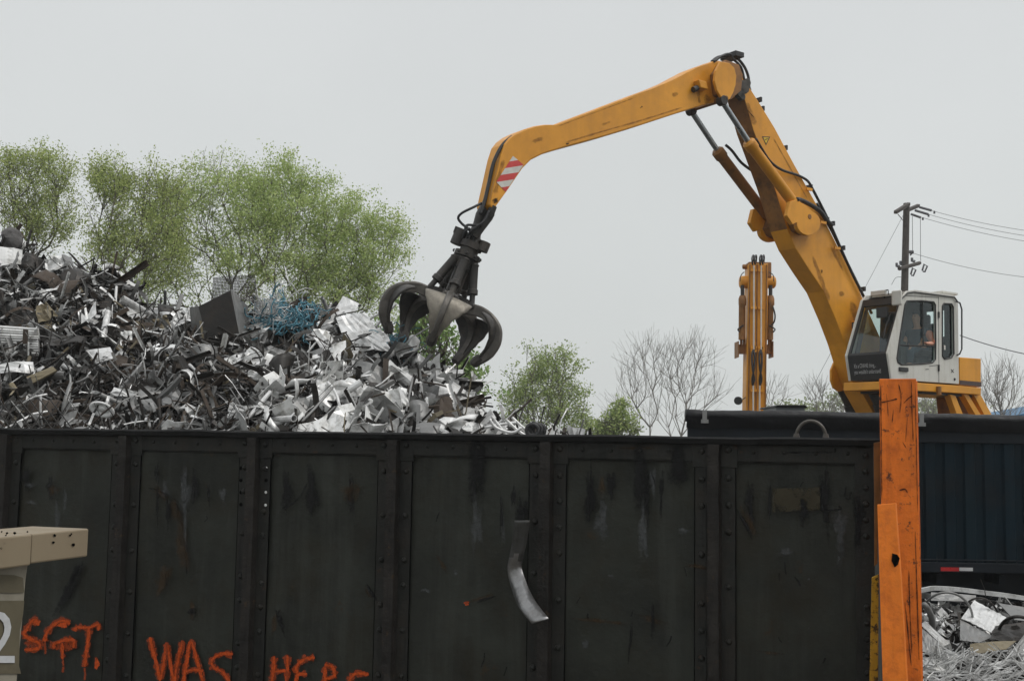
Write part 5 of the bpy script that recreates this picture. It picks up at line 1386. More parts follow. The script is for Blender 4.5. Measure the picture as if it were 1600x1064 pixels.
grow('tree', 'round bushy green tree standing alone in the gap right of the heap', 'tree', None, 66,
     [(850, 620, 55, 50, 2.5), (860, 580, 40, 30, 1), (885, 640, 38, 40, 1), (810, 645, 30, 35, 1), (855, 660, 70, 30, 1), (800, 590, 10, 20, .10), (830, 565, 20, 20, .25)], (850, 700), 15, n_attr=480, step=.5, leaf='leaf_green', n_leaf=12000, leaf_size=.14, trunk_frac=.25, spread=.25, lumps=36)
grow('shrub', 'low green shrub just above the gondola rim below the bare trees', 'shrub', None, 60,
     [(962, 664, 24, 18, 2), (968, 645, 10, 18, .7), (948, 676, 20, 12, 1), (990, 672, 10, 14, .5)], (965, 700), 17, n_attr=200, step=.4, leaf='leaf_green', n_leaf=2600, leaf_size=.17, trunk_frac=.3, spread=.2, lumps=18)
grow('shrub', 'small pale shrub between the bushy tree and the low green shrub', 'shrub', None, 70,
     [(915, 675, 14, 14, 1), (930, 683, 22, 10, 1)], (918, 705), 18, n_attr=80, step=.4, leaf='leaf_pale', n_leaf=900, leaf_size=.2, trunk_frac=.4, spread=.25, lumps=8)
# bare trees and saplings
for i, (lab, Yb, bl_, bx_, na, sd_, st_) in enumerate((
    ('tall leafless tree, left of the two standing clear above the rim', 68, [(1000, 590, 38, 50, 2), (990, 640, 45, 40, 1), (1020, 560, 30, 30, 1)], (1020, 705), 210, 21, .7),
    ('tall leafless tree close left of the upright second arm', 66, [(1065, 580, 42, 50, 2), (1085, 560, 35, 30, 1), (1050, 640, 45, 40, 1), (1110, 610, 28, 45, 1)], (1055, 705), 260, 22, .7),
    ('leafless sapling right of the upright second arm', 60, [(1210, 620, 22, 25, 1), (1195, 640, 18, 20, 1)], (1203, 700), 70, 23, .5),
    ('fine leafless sapling between the cabin roof and the boom foot', 60, [(1275, 615, 18, 18, 1), (1292, 640, 22, 22, 1)], (1262, 700), 80, 24, .5),
    ('leafless brush seen under the cab platform', 58, [(1455, 635, 35, 22, 1), (1470, 650, 40, 25, 1)], (1460, 700), 100, 25, .5),
    ('leafless tree at the right edge beside the blue roof', 56, [(1565, 605, 35, 35, 2), (1580, 630, 35, 30, 1), (1545, 630, 25, 30, 1)], (1570, 700), 150, 26, .6))):
    grow('bare_tree', lab, 'tree', 'leafless trees in the background', Yb, bl_, bx_, sd_, n_attr=na, step=st_, bark='bark_grey', twig=.0055, trunk_frac=.42, upw=.9, stems=2 if i < 2 else 1, rexp=2.55, twl=1.25)
for lab, Yb, bl_, bx_, sd_ in (('hazy pale shrub low behind the boom foot', 75, [(1310, 640, 18, 14, 1), (1250, 650, 40, 12, 1)], (1300, 700), 31), ('hazy pale shrub under the cab platform', 75, [(1450, 645, 30, 14, 1), (1490, 650, 40, 12, 1)], (1450, 700), 32)):
    grow('shrub', lab, 'shrub', None, Yb, bl_, bx_, sd_, n_attr=120, step=.5, leaf='leaf_pale', n_leaf=1500, leaf_size=.2, trunk_frac=.5, spread=.3, bark='bark_grey', lumps=10)

# ------------------------------------------------------------------ thin mist in the air
mb = MB(); mb.box((5, 55, 9.5), 150, 130, 21)
hz = mb.build('haze', bpy.data.materials.new('mist'), loc=(5, 55, 0))
hm = hz.data.materials[0]; hm.use_nodes = True; hm.node_tree.nodes.clear()
ho = hm.node_tree.nodes.new('ShaderNodeOutputMaterial'); hv = hm.node_tree.nodes.new('ShaderNodeVolumePrincipled')
hv.inputs['Color'].default_value = (0.92, 0.94, 0.95, 1); hv.inputs['Density'].default_value = 0.0008; hv.inputs['Anisotropy'].default_value = 0.2
hm.node_tree.links.new(hv.outputs[0], ho.inputs['Volume'])
tag(hz, kind='stuff')

# ------------------------------------------------------------------ scrap heap
RIDGE = [(-160, 350), (0, 378), (30, 370), (60, 402), (110, 408), (150, 426), (185, 426), (215, 472), (250, 484), (300, 492), (340, 490), (400, 478), (440, 474), (500, 480), (545, 478), (572, 498), (602, 520), (640, 536), (690, 580), (720, 608), (750, 645), (800, 674), (862, 684), (930, 715), (980, 745)]
YR, YF = 19.3, 14.4
rx_, rz_ = [], []
for (x, y) in RIDGE:
    p = P(x, y + 9, YR); rx_.append(p.x); rz_.append(p.z)
rx_ = np.array(rx_); rz_ = np.array(rz_)
def heap_z(x, y):
    zr = np.interp(x, rx_, rz_) if np.isscalar(x) else np.interp(x, rx_, rz_)
    zf = np.minimum(2.35, zr * .7)
    t = np.clip((y - YF) / (YR - YF), -.25, 1.0)
    z = zf + (zr - zf) * (t ** 0.85 if np.isscalar(t) and t > 0 else np.sign(t) * np.abs(t) ** .85)
    back = np.clip((y - YR) / 5.0, 0, 1)
    return z * (1 - back)
mb = MB(); nx, ny = 120, 70; X0h, X1h = -11.5, 2.4
for j in range(ny + 1):
    for i in range(nx + 1):
        x = X0h + (X1h - X0h) * i / nx; y = YF - 1.2 + (YR + 5 - YF + 1.2) * j / ny
        z = float(heap_z(x, y)); z *= 1 - .0
        if y < YF: z = max(0.02, z - (YF - y) * 1.9)
        z += .16 * noise.noise(V((x * 1.1, y * 1.1, z))) + .10 * noise.noise(V((x * 3, y * 3, z * 2))) - .12
        edge = min(1, (X1h - x) / .8, (x - X0h) / .8); z *= max(0, edge)
        mb.v.append((x, y, max(z, .02)))
for j in range(ny):
    for i in range(nx):
        a = j * (nx + 1) + i; mb.f.append((a, a + 1, a + nx + 2, a + nx + 1)); mb.m.append(0)
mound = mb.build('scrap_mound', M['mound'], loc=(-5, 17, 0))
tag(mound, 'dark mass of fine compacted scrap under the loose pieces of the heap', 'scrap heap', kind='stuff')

# ---- piece shapes, each around the origin (numpy)
def rotm(r):
    q = r.normal(size=4); q /= np.linalg.norm(q); w0, x, y, z = q
    return np.array([[1 - 2 * (y * y + z * z), 2 * (x * y - z * w0), 2 * (x * z + y * w0)], [2 * (x * y + z * w0), 1 - 2 * (x * x + z * z), 2 * (y * z - x * w0)], [2 * (x * z - y * w0), 2 * (y * z + x * w0), 1 - 2 * (x * x + y * y)]])
def fold(v, r, k):
    for _ in range(k):
        a = r.uniform(0, math.pi); nrm = np.array([math.cos(a), math.sin(a)]); off = r.uniform(-.3, .3) * np.abs(v[:, :2]).max()
        d = v[:, :2] @ nrm - off; m_ = d > 0; th = r.uniform(-1.3, 1.3)
        v[m_, 2] += d[m_] * math.sin(th); sh = d[m_] * (1 - math.cos(th)); v[m_, 0] -= nrm[0] * sh; v[m_, 1] -= nrm[1] * sh
    return v
def g_sheet(r, w, h, n=5, crum=.05, folds=2, jag=.13):
    xs = np.linspace(-.5, .5, n + 1); g = np.array([[x * w, y * h, 0.0] for y in xs for x in xs])
    sk = r.normal(0, jag, 4); f = g[:, 0] / w; q = g[:, 1] / h
    g[:, 0] += w * (sk[0] * q * .8 + sk[1] * q * f); g[:, 1] += h * (sk[2] * f * .8 + sk[3] * q * f)
    bd = (np.abs(f) > .49) | (np.abs(q) > .49); g[bd, :2] += r.normal(0, .035 * min(w, h), (bd.sum(), 2))
    g = fold(g, r, folds); g += r.normal(0, crum * min(w, h), g.shape) * np.array([.3, .3, 1])
    c = r.uniform(-.8, .8); g[:, 2] += c * g[:, 0] ** 2 / max(w, .1)
    fs = [(j * (n + 1) + i, j * (n + 1) + i + 1, (j + 1) * (n + 1) + i + 1, (j + 1) * (n + 1) + i) for j in range(n) for i in range(n)]
    return g - g.mean(0), fs
def g_strip(r, l, w, n=9):
    p = np.zeros(3); d = np.array([1.0, 0, 0]); b = np.array([0, 1.0, 0]); vs = []; k = r.normal(0, .16); kk = r.normal(0, .10); tw = r.normal(0, .12)
    for i in range(n + 1):
        vs += [p - b * w / 2, p + b * w / 2]
        if r.random() < .15: k = r.normal(0, .5)
        up = np.cross(d, b); d = d + up * k + b * kk; d /= np.linalg.norm(d); b = b + up * tw; b -= d * (b @ d); b /= np.linalg.norm(b); p = p + d * l / n
    vs = np.array(vs); return vs - vs.mean(0), [(2 * i, 2 * i + 1, 2 * i + 3, 2 * i + 2) for i in range(n)]
def g_rod(r, l, rad0, n=6, k=4, bend=.18):
    p = np.zeros(3); d = np.array([1.0, 0, 0]); pts = []
    for i in range(n + 1):
        pts.append(p.copy()); d = d + r.normal(0, bend, 3); d /= np.linalg.norm(d); p = p + d * l / n
    m_ = MB(); m_.tube([V(q) for q in pts], rad0, k); v = np.array(m_.v); return v - v.mean(0), m_.f
def g_angle(r, l, w):
    n = 4; vs = []; k = r.normal(0, .12, 2)
    for i in range(n + 1):
        x = l * (i / n - .5); c = np.array([x, k[0] * x * x / l * 3, k[1] * x * x / l * 3])
        vs += [c + np.array([0, w, 0]), c, c + np.array([0, 0, w])]
    vs = np.array(vs); return vs - vs.mean(0), [(3 * i + q, 3 * i + q + 1, 3 * i + q + 4, 3 * i + q + 3) for i in range(n) for q in range(2)]
def g_pipe(r, l, rad0, k=10):
    m_ = MB(); m_.pipe((-l / 2, 0, 0), (l / 2, 0, 0), rad0, rad0 * .15, k); v = np.array(m_.v)
    sq = r.uniform(.55, 1); v[:, 1] *= sq; return v, m_.f
def g_box(r, w, h, d):
    v = np.array([[x * w / 2, y * h / 2, z * d / 2] for z in (-1, 1) for y in (-1, 1) for x in (-1, 1)]) + r.normal(0, .10 * min(w, h, d), (8, 3))
    return v, [(0, 2, 3, 1), (0, 1, 5, 4), (2, 6, 7, 3), (0, 4, 6, 2), (1, 3, 7, 5)]
def g_curl(r, l, w):
    n = 16; vs = []; R = r.uniform(.04, .12); pit = l / n
    for i in range(n + 1):
        a = i * .75; vs += [[R * math.cos(a), R * math.sin(a), i * pit * .6], [R * math.cos(a), R * math.sin(a), i * pit * .6 + w]]
    vs = np.array(vs); return vs - vs.mean(0), [(2 * i, 2 * i + 1, 2 * i + 3, 2 * i + 2) for i in range(n)]

HERO = [(310, 452, 392, 535), (397, 475, 490, 545), (404, 534, 506, 580), (520, 490, 616, 552), (418, 558, 462, 600), (0, 510, 60, 558), (550, 566, 604, 604), (640, 628, 672, 670), (517, 464, 560, 494), (146, 624, 180, 652), (604, 574, 658, 606), (66, 402, 122, 432), (0, 386, 34, 416), (332, 428, 440, 470), (134, 542, 180, 568), (122, 472, 150, 508), (728, 636, 768, 668), (636, 530, 664, 572), (590, 532, 642, 550)]
def covered(px, py, k=0):
    return any(a - k <= px <= c + k and b - k <= py <= d + k for a, b, c, d in HERO)
R = np.random.default_rng(77)
SM = ['alu', 'whitep', 'steel', 'darks', 'rust', 'tan']
def bright_zone(px, py):
    """share of bright sheet at a place of the heap"""
    if px > 470 and py < 680: b = .58
    elif px > 400: b = .45
    else: b = .19
    if py < 460 and px < 140: b = .45
    if 330 < px < 480 and 540 < py < 680: b = .22
    if px > 400 and py > 630: b = max(.25, b - .25)
    if 280 < px < 330 and py < 520: b = .6
    return b
def pick_mat(b):
    if R.random() < b: return int(R.choice([0, 1], p=[.55, .45]))
    return int(R.choice([2, 3, 4, 5], p=[.36, .48, .12, .04] if b > .3 else [.20, .58, .18, .04]))
def place(v, orient=None, flat=.0, at=(0, 0, 0)):
    Q = rotm(R)
    if flat and R.random() < flat:               # roughly lying on the slope
        nrm = np.array([R.normal(0, .35), -.75 + R.normal(0, .3), .75 + R.normal(0, .3)]); nrm /= np.linalg.norm(nrm)
        a = R.uniform(0, 6.28); h = np.array([math.cos(a), 0, math.sin(a)]); h -= nrm * (h @ nrm); h /= np.linalg.norm(h)
        Q = np.stack([h, np.cross(nrm, h), nrm], 1)
    return v @ Q.T + np.array(at)
def surf_point(tmin=0.0, tmax=1.06, xr=None):
    while True:
        x = R.uniform(-10.2, 1.5) if xr is None else R.uniform(*xr); t = R.uniform(tmin, tmax); y = YF + t * (YR - YF)
        z = float(heap_z(x, y))
        if z > 1.9: break
    return x, y, z
def piece(kind, big=1.0):
    if kind == 'sheet':
        w_ = R.uniform(.16, .5) * big; return g_sheet(R, w_, w_ * R.uniform(.4, 1.1), 4, .05, int(R.integers(1, 4)))
    if kind == 'bow': return g_bow(R, R.uniform(.3, .7) * big, R.uniform(.15, .4) * big)
    if kind == 'channel': return g_channel(R, R.uniform(.6, 1.5) * big, R.uniform(.06, .12) * big)
    if kind == 'strip': return g_strip(R, R.uniform(.35, 1.2) * big, R.uniform(.02, .10) * big)
    if kind == 'rod': return g_rod(R, R.uniform(.4, 1.6) * big, R.uniform(.007, .018) * big, 6, 4)
    if kind == 'angle': return g_angle(R, R.uniform(.35, 1.3) * big, R.uniform(.025, .07) * big)
    if kind == 'pipe': return g_pipe(R, R.uniform(.25, 1.0) * big, R.uniform(.02, .06) * big)
    if kind == 'box': return g_box(R, R.uniform(.15, .4) * big, R.uniform(.12, .3) * big, R.uniform(.1, .25) * big)
    return g_curl(R, R.uniform(.3, .8) * big, R.uniform(.01, .03) * big)
def g_bow(r, w, h):
    n = 8; m_ = 3; ang = r.uniform(.8, 2.4); Rr = w / ang; g = []
    for j in range(m_ + 1):
        for i in range(n + 1):
            t = (i / n - .5) * ang; g.append([Rr * math.sin(t) * (1 + .1 * j / m_), (j / m_ - .5) * h + r.normal(0, .01), Rr * math.cos(t) + r.normal(0, .006)])
    g = np.array(g); return g - g.mean(0), [(j * (n + 1) + i, j * (n + 1) + i + 1, (j + 1) * (n + 1) + i + 1, (j + 1) * (n + 1) + i) for j in range(m_) for i in range(n)]
def g_channel(r, l, w):
    vs = []; k = r.normal(0, .06)
    for i in range(5):
        x = l * (i / 4 - .5)
        for y, z in ((-w / 2, w * .6), (-w / 2, 0), (w / 2, 0), (w / 2, w * .6)): vs.append([x, y + k * x * x, z + k * x * x])
    vs = np.array(vs); return vs - vs.mean(0), [(4 * i + q, 4 * i + q + 1, 4 * i + q + 5, 4 * i + q + 4) for i in range(4) for q in range(3)]
KINDS = ['sheet', 'strip', 'rod', 'angle', 'pipe', 'box', 'curl']
loose = MB()
for i in range(7600):
    x, y, z = surf_point(-.08)
    px, py = px_of(V((x, y, z)))
    if covered(px, py, 2) and R.random() < .82: continue
    k = str(R.choice(KINDS, p=[.38, .22, .11, .12, .05, .07, .05] if px > 400 else [.22, .33, .17, .14, .05, .03, .06]))
    v, f = piece(k, (1.2 if k in ('sheet', 'box') else 1.0) if px > 400 else .85)
    if px > 400 and k in ('sheet', 'box') and R.random() < .35: continue
    v = place(v, flat=.55 if k in ('sheet', 'box') else .35, at=(x, y - R.uniform(-.02, .12), z + R.uniform(-.08, .1)))
    b = bright_zone(px, py); b = b if k in ('sheet', 'strip', 'curl', 'box') else b * .6
    loose.add(v, f, pick_mat(b))


for i in range(2600):
    x, y, z = surf_point(-.05, 1.05, (-10.2, -2.2)); k = str(R.choice(['strip', 'rod', 'angle', 'curl'], p=[.5, .3, .1, .1]))
    v, f = piece(k, .62); b = .24
    px, py = px_of(V((x, y, z)))
    if covered(px, py, 0): continue
    loose.add(place(v, flat=.6, at=(x, y - R.uniform(.02, .22), z + R.uniform(0, .16))), f, int(R.choice([0, 2, 3, 4], p=[.17, .30, .40, .13])))
o = loose.build('loose_scrap', [M[m] for m in SM], loc=(-5, 17, 0))
tag(o, 'mass of small mixed metal scrap covering the whole heap between the larger pieces', 'scrap', kind='stuff')
# ---- larger loose pieces, each an object of its own
GROUPS = [
    ('scrap_sheet', 'sheet', ('alu', 'whitep'), (-3.6, 1.2), 66, 1.5, 'crumpled pale metal sheet among bright scrap on the right half of the heap', 'sheet', 'crumpled pale sheets on the right half of the heap'),
    ('scrap_sheet', 'sheet', ('alu', 'steel', 'whitep'), (-10, -3.9), 24, 1.3, 'crumpled light grey metal sheet among dark scrap on the left half of the heap', 'sheet', 'crumpled light sheets on the left half of the heap'),
    ('scrap_sheet', 'sheet', ('darks', 'rust'), (-10, -3.9), 30, 1.0, 'buckled dark or rusty sheet on the left half of the heap', 'sheet', 'buckled dark sheets on the left half of the heap'),
    ('scrap_strip', 'strip', ('steel', 'alu'), (-10, -3.9), 32, 1.25, 'bent grey metal strip on the left half of the heap', 'strip', 'bent grey strips on the left half of the heap'),
    ('scrap_strip', 'strip', ('alu', 'whitep'), (-3.6, 1.3), 26, 1.2, 'curled bright metal strip on the right half of the heap', 'strip', 'curled bright strips on the right half of the heap'),
    ('scrap_bar', 'angle', ('darks', 'steel', 'rust'), (-10, -3.9), 30, 1.1, 'long dark angle bar lying across the left half of the heap', 'bar', 'dark bars on the left half of the heap'),
    ('bowed_panel', 'bow', ('darks', 'steel', 'rust'), (-10, -3.9), 18, 1.1, 'bowed dark metal panel on the left half of the heap', 'panel piece', 'bowed dark panels on the left half of the heap'),
    ('bowed_panel', 'bow', ('whitep', 'alu', 'steel'), (-3.8, 1), 18, 1.1, 'bowed light metal panel on the right half of the heap', 'panel piece', 'bowed light panels on the right half of the heap'),
    ('steel_channel', 'channel', ('darks', 'steel', 'rust', 'tan'), (-10, .3), 24, 1.0, 'U-shaped steel channel lying in the heap', 'channel', 'steel channels in the heap'),
    ('scrap_pipe', 'pipe', ('steel', 'alu'), (-10, 0), 22, 1.1, 'grey piece of metal pipe poking out of the heap', 'pipe', 'grey pipes in the heap'),
    ('scrap_rod', 'rod', ('steel', 'alu'), (-10, 1.4), 30, 1.1, 'thin bent metal rod sticking out of the heap', 'rod', 'thin rods sticking out of the heap'),
    ('scrap_box', 'box', ('steel', 'whitep', 'alu'), (-4, .6), 16, 1.3, 'crushed open metal box on the right half of the heap', 'box', 'crushed boxes on the right half of the heap')]
for (nm, kd, mts, xr, cnt, big, lab, cat, grp) in GROUPS:
    for i in range(cnt):
        while True:
            x, y, z = surf_point(.08, 1.0, xr); q_ = px_of(V((x, y, z)))
            if not covered(*q_, 16): break
        v, f = piece(kd, big); v = place(v, flat=.7, at=(0, 0, 0))
        m_ = MB(); m_.add(v + np.array((x, y - .16, z + .12)), f)
        o = m_.build(nm, M[str(R.choice(mts))], smooth=kd in ('rod', 'strip', 'bow'), solid=.006 if kd in ('sheet', 'strip', 'angle', 'box', 'bow', 'channel') else 0)
        tag(o, lab, cat, grp)

# ---- single pieces one can point at
def heap_at(px, py):
    """where the view ray first meets the heap"""
    d = ray(px, py); best = None
    for i in range(240):
        Yq = YF - .3 + i * .025; p = EYE + d * (Yq / d.y)
        if p.z <= heap_z(p.x, p.y) + .02: return p
    return EYE + d * (YR / d.y)
def patch(name, quad, mat_, label, cat, lift=.22, nx=5, ny=4, bulge=0.0, crum=.010, seed=1, slant=.5, solid=.008, twist=0.0, smooth=False, jag=.0):
    """a sheet through four picture corners (tl, tr, br, bl), set at its own depth on the heap and leaning back"""
    r = np.random.default_rng(seed); cx = sum(q[0] for q in quad) / 4; cy = sum(q[1] for q in quad) / 4
    c = heap_at(cx, cy); Yc = c.y - lift - .08; zc_ = c.z
    def at(px, py):
        d = ray(px, py); nrm = V((twist, -1, slant)).normalized(); p0 = EYE + ray(cx, cy) * (Yc / ray(cx, cy).y)
        return EYE + d * ((p0 - EYE).dot(nrm) / d.dot(nrm))
    q = [np.array(x, float) for x in quad]; m_ = MB()
    for j in range(ny + 1):
        for i in range(nx + 1):
            u, v = i / nx, j / ny
            p = (q[0] * (1 - u) + q[1] * u) * (1 - v) + (q[3] * (1 - u) + q[2] * u) * v
            if jag and (i in (0, nx) or j in (0, ny)): p = p + r.normal(0, jag, 2)
            w_ = at(*p); dep = bulge * math.sin(math.pi * u) + r.normal(0, crum) + .05 * (u - .5) * (v - .5) * (1 if seed % 2 else -1)
            w_ = w_ + V((0, -dep, dep * .3)); m_.v.append(tuple(w_))
    m_.f = [(j * (nx + 1) + i, j * (nx + 1) + i + 1, (j + 1) * (nx + 1) + i + 1, (j + 1) * (nx + 1) + i) for j in range(ny) for i in range(nx)]; m_.m = [0] * len(m_.f)
    return tag(m_.build(name, M[mat_], solid=solid, smooth=smooth), label, cat)

# concrete lump at the top left
c = heap_at(20, 388); c = P(20, 374, c.y - .1); m_ = MB(); bmx = bmesh.new(); bmesh.ops.create_icosphere(bmx, subdivisions=3, radius=1)
for v in bmx.verts:
    k = 1 + .28 * noise.noise(v.co * 1.3) + .1 * noise.noise(v.co * 4); v.co = V((v.co.x * .17 * k, v.co.y * .17 * k, v.co.z * .19 * k)) + c
m_.add([v.co for v in bmx.verts], [[x.index for x in f.verts] for f in bmx.faces]); bmx.free()
tag(m_.build('concrete_lump', M['stone']), 'rounded dark grey lump topping the far left end of the heap', 'lump')
patch('scrap_sheet', ((-20, 388), (36, 392), (32, 412), (-20, 420)), 'whitep', 'white sheet lying just below the grey lump at far left', 'sheet', bulge=.1, seed=2)
patch('scrap_sheet', ((72, 408), (100, 401), (122, 424), (68, 432)), 'whitep', 'crumpled off-white sheet high on the left part of the heap', 'sheet', bulge=.12, crum=.03, seed=3)
patch('scrap_sheet', ((95, 405), (112, 402), (124, 440), (88, 440)), 'steel', 'grey folded flap beside the crumpled off-white sheet high on the left', 'sheet', bulge=.1, crum=.03, seed=4, twist=-.5)
patch('scrap_sheet', ((38, 400), (70, 408), (62, 430), (20, 424)), 'darks', 'curved black panel below the white sheet at far left', 'panel', bulge=.2, seed=5, smooth=True)
# finned tube bundle
fb = MB(); a = heap_at(28, 535); Yb = a.y - .35
for i in range(11):
    y = 512 + i * 4.2; fb.tube([P(-30, y - 3, Yb), P(60, y + 3 - (i * .5), Yb + .1)], .021, 8)
fb.prism([P(-30, 508, Yb + .06), P(60, 514, Yb + .16), P(60, 556, Yb + .16), P(-30, 556, Yb + .06)], V((0, .05, 0)))
ft = empty('radiator', P(15, 535, Yb), 'ribbed pale radiator core with a rusty band, far left of the heap', 'radiator')
fb.build('tube_core', M['whitep'], ft)
m_ = MB(); m_.prism([P(36, 514, Yb - .04), P(43, 515, Yb - .04), P(42, 537, Yb - .04), P(35, 537, Yb - .04)], V((0, .03, 0))); m_.build('band', M['rust'], ft)
# large open dark steel box
bx = heap_at(350, 520); Yb = bx.y - .5
bt = empty('steel_box', P(350, 530, Yb), 'big dark open steel box tipped on the ridge of the heap', 'box')
f1 = [P(310, 479, Yb), P(363, 452, Yb - .15), P(379, 533, Yb - .2), P(325, 536, Yb - .05)]
bk = V((.12, .95, .35))
m_ = MB(); m_.prism(f1, V((.0, .03, 0))); m_.build('front_panel', M['darks'], bt)
m_ = MB(); m_.prism([P(363, 452, Yb - .15), P(387, 478, Yb + .5), P(391, 518, Yb + .45), P(379, 533, Yb - .2)], V((-.03, .0, 0))); m_.build('side_panel', M['steel'], bt)
m_ = MB(); m_.prism([P(310, 479, Yb + .03), P(325, 536, Yb), P(300, 525, Yb + .5), P(296, 480, Yb + .5)], V((.02, 0, 0))); m_.build('side_panel', M['steel'], bt)
def mesh_grid(name, quad, mat_, label, cat, nu, nv, r0, Yo, bow=.0):
    m_ = MB()
    def pt(u, v):
        x = (quad[0][0] * (1 - u) + quad[1][0] * u) * (1 - v) + (quad[3][0] * (1 - u) + quad[2][0] * u) * v
        y = (quad[0][1] * (1 - u) + quad[1][1] * u) * (1 - v) + (quad[3][1] * (1 - u) + quad[2][1] * u) * v
        return P(x, y, Yo - bow * math.sin(math.pi * u) + .25 * (1 - v))
    for i in range(nu + 1): m_.tube([pt(i / nu, k / 4) for k in range(5)], r0, 4)
    for j in range(nv + 1): m_.tube([pt(k / 8, j / nv) for k in range(9)], r0, 4)
    return tag(m_.build(name, M[mat_]), label, cat)
mesh_grid('wire_basket', ((334, 434), (398, 430), (402, 470), (330, 470)), 'darks', 'rusty woven wire mesh standing up behind the dark steel box', 'wire mesh', 30, 16, .006, Yb + .45, .3)
mesh_grid('wire_mesh', ((398, 472), (430, 466), (434, 490), (400, 492)), 'steel', 'pale wire mesh panel right of the dark steel box', 'wire mesh', 16, 10, .005, Yb + .1, .1)
def tangle(name, cx, cy, rx, ry, n, mat_, label, seed, r0=.012, L_=1.3, cat='cable'):
    r = np.random.default_rng(seed); m_ = MB()
    for i in range(n):
        x = cx + rx * r.normal(0, .42); y = cy + ry * r.normal(0, .42); c_ = heap_at(x, y) + V((0, -.15 - r.uniform(0, .12), .08)); d = np.array([r.normal(), r.normal() * .4, r.normal() * .7]); d /= np.linalg.norm(d); pts = []; p = np.array(c_)
        for k in range(7):
            pts.append(V(p)); d = d + r.normal(0, .5, 3) * np.array([1, .6, 1]); d /= np.linalg.norm(d); p = p + d * L_ / 7 * r.uniform(.4, 1)
        m_.tube(spline(pts, 3), r0 * r.uniform(.6, 1.3), 5)
    return tag(m_.build(name, M[mat_], smooth=True), label, cat)
tangle('cable_tangle', 448, 508, 58, 26, 130, 'bluewire', 'large tangle of blue cable right of the dark steel box', 5, .0095, .8)
tangle('cable_tangle', 618, 541, 26, 13, 34, 'bluewire', 'small tangle of blue cable below the left grapple tines', 6, .009, .6)
tangle('wire_tangle', 440, 500, 50, 30, 60, 'alu', 'loose pale wire mixed through the large blue cable tangle', 7, .008, .9, 'wire')
patch('scrap_sheet', ((406, 532), (504, 543), (506, 583), (402, 568)), 'steel', 'wide smooth grey curved panel below the large blue cable tangle', 'panel', bulge=-.35, seed=8, smooth=True, crum=.002)
patch('scrap_sheet', ((402, 535), (412, 536), (414, 566), (396, 575)), 'darks', 'dark edge plate at left end of the wide grey curved panel', 'panel', seed=9)
patch('scrap_plate', ((420, 566), (462, 556), (455, 575), (428, 602)), 'darks', 'black leaf-shaped plate in front of the wide grey curved panel', 'plate', bulge=.2, seed=10, lift=.5, smooth=True)
pn = empty('seamed_sheet', heap_at(560, 520), 'long pale seamed panel sloping down the right of the heap', 'panel')
for k, qd in enumerate((((525, 497), (546, 490), (585, 546), (545, 552)), ((547, 489), (572, 490), (592, 520), (566, 522)), ((567, 523), (592, 521), (615, 550), (586, 547)))):
    o = patch('panel_section', qd, 'alu', 'x', 'x', seed=11 + k, crum=.006, lift=.42)
    del o['label']; del o['category']; l = V(o.location); o.parent = pn; o.location = l - V(pn.location)
patch('scrap_sheet', ((536, 463), (561, 474), (556, 486), (517, 494)), 'alu', 'pale pointed sheet sticking up on the ridge right of the blue cable', 'sheet', seed=15, lift=.35, crum=.004)
patch('scrap_sheet', ((486, 520), (500, 514), (530, 552), (512, 562)), 'alu', 'narrow silver sheet between the blue cable and the long seamed panel', 'sheet', seed=16, lift=.3)
patch('scrap_plate', ((556, 564), (606, 578), (596, 606), (548, 588)), 'steel', 'brownish grey plate with round holes in the middle of the right slope', 'plate', bulge=.1, seed=17, lift=.45, crum=.006)
patch('scrap_sheet', ((604, 572), (628, 578), (660, 598), (640, 608)), 'whitep', 'long white folded sheet pointing down the right slope', 'sheet', bulge=.1, seed=18, lift=.4)
patch('scrap_sheet', ((638, 530), (656, 532), (650, 560), (634, 566)), 'whitep', 'curled white sheet standing under the front grapple tine', 'sheet', bulge=.22, seed=19, lift=.35, smooth=True, crum=.004)
patch('scrap_sheet', ((640, 558), (664, 560), (665, 572), (642, 574)), 'alu', 'rolled pale piece just below the curled white sheet', 'sheet', bulge=.2, seed=20, lift=.45, smooth=True, crum=.004)
patch('scrap_sheet', ((662, 592), (685, 575), (700, 592), (688, 604)), 'whitep', 'square white sheet near the right edge of the heap', 'sheet', seed=21, lift=.4)
patch('scrap_sheet', ((575, 520), (600, 518), (600, 530), (580, 534)), 'whitep', 'small white sheet left of the small blue cable tangle', 'sheet', seed=22, lift=.4)
dp = patch('scrap_plate', ((640, 628), (668, 630), (672, 655), (640, 672)), 'steel', 'taupe plate with a round hub hole low on the right slope', 'plate', bulge=.12, seed=23, lift=.5, crum=.004, smooth=True)
hc_ = heap_at(651, 648) + V((0, -.62, 0)); m_ = MB(); m_.tube([P(651, 648, hc_.y + .06), P(651, 648, hc_.y - .06)], [.06, .05], 14); m_.cur = 1; m_.tube([P(651, 648, hc_.y - .055), P(651, 648, hc_.y - .066)], .03, 12)
o = m_.build('hub', [M['steel'], M['darks']]); l = V(o.location); o.parent = dp; o.location = l - V(dp.location)
patch('scrap_sheet', ((680, 632), (705, 622), (712, 660), (668, 678)), 'rust', 'large brown sheet right of the taupe hub plate', 'sheet', bulge=.2, seed=24, lift=.5, crum=.012)
patch('scrap_sheet', ((734, 640), (754, 634), (770, 660), (727, 670)), 'whitep', 'clean white sheet at the right foot of the heap', 'sheet', bulge=.08, seed=25, lift=.3)
patch('scrap_sheet', ((616, 606), (634, 612), (640, 634), (614, 636)), 'whitep', 'pale upright flap left of the thin rod on the right slope', 'sheet', seed=26, lift=.5)
patch('scrap_sheet', ((580, 622), (626, 640), (618, 645), (576, 636)), 'tan', 'tan board lying flat low on the right slope', 'board', seed=27, lift=.5)
fr = heap_at(552, 640); m_ = MB(); Yq = fr.y - .55
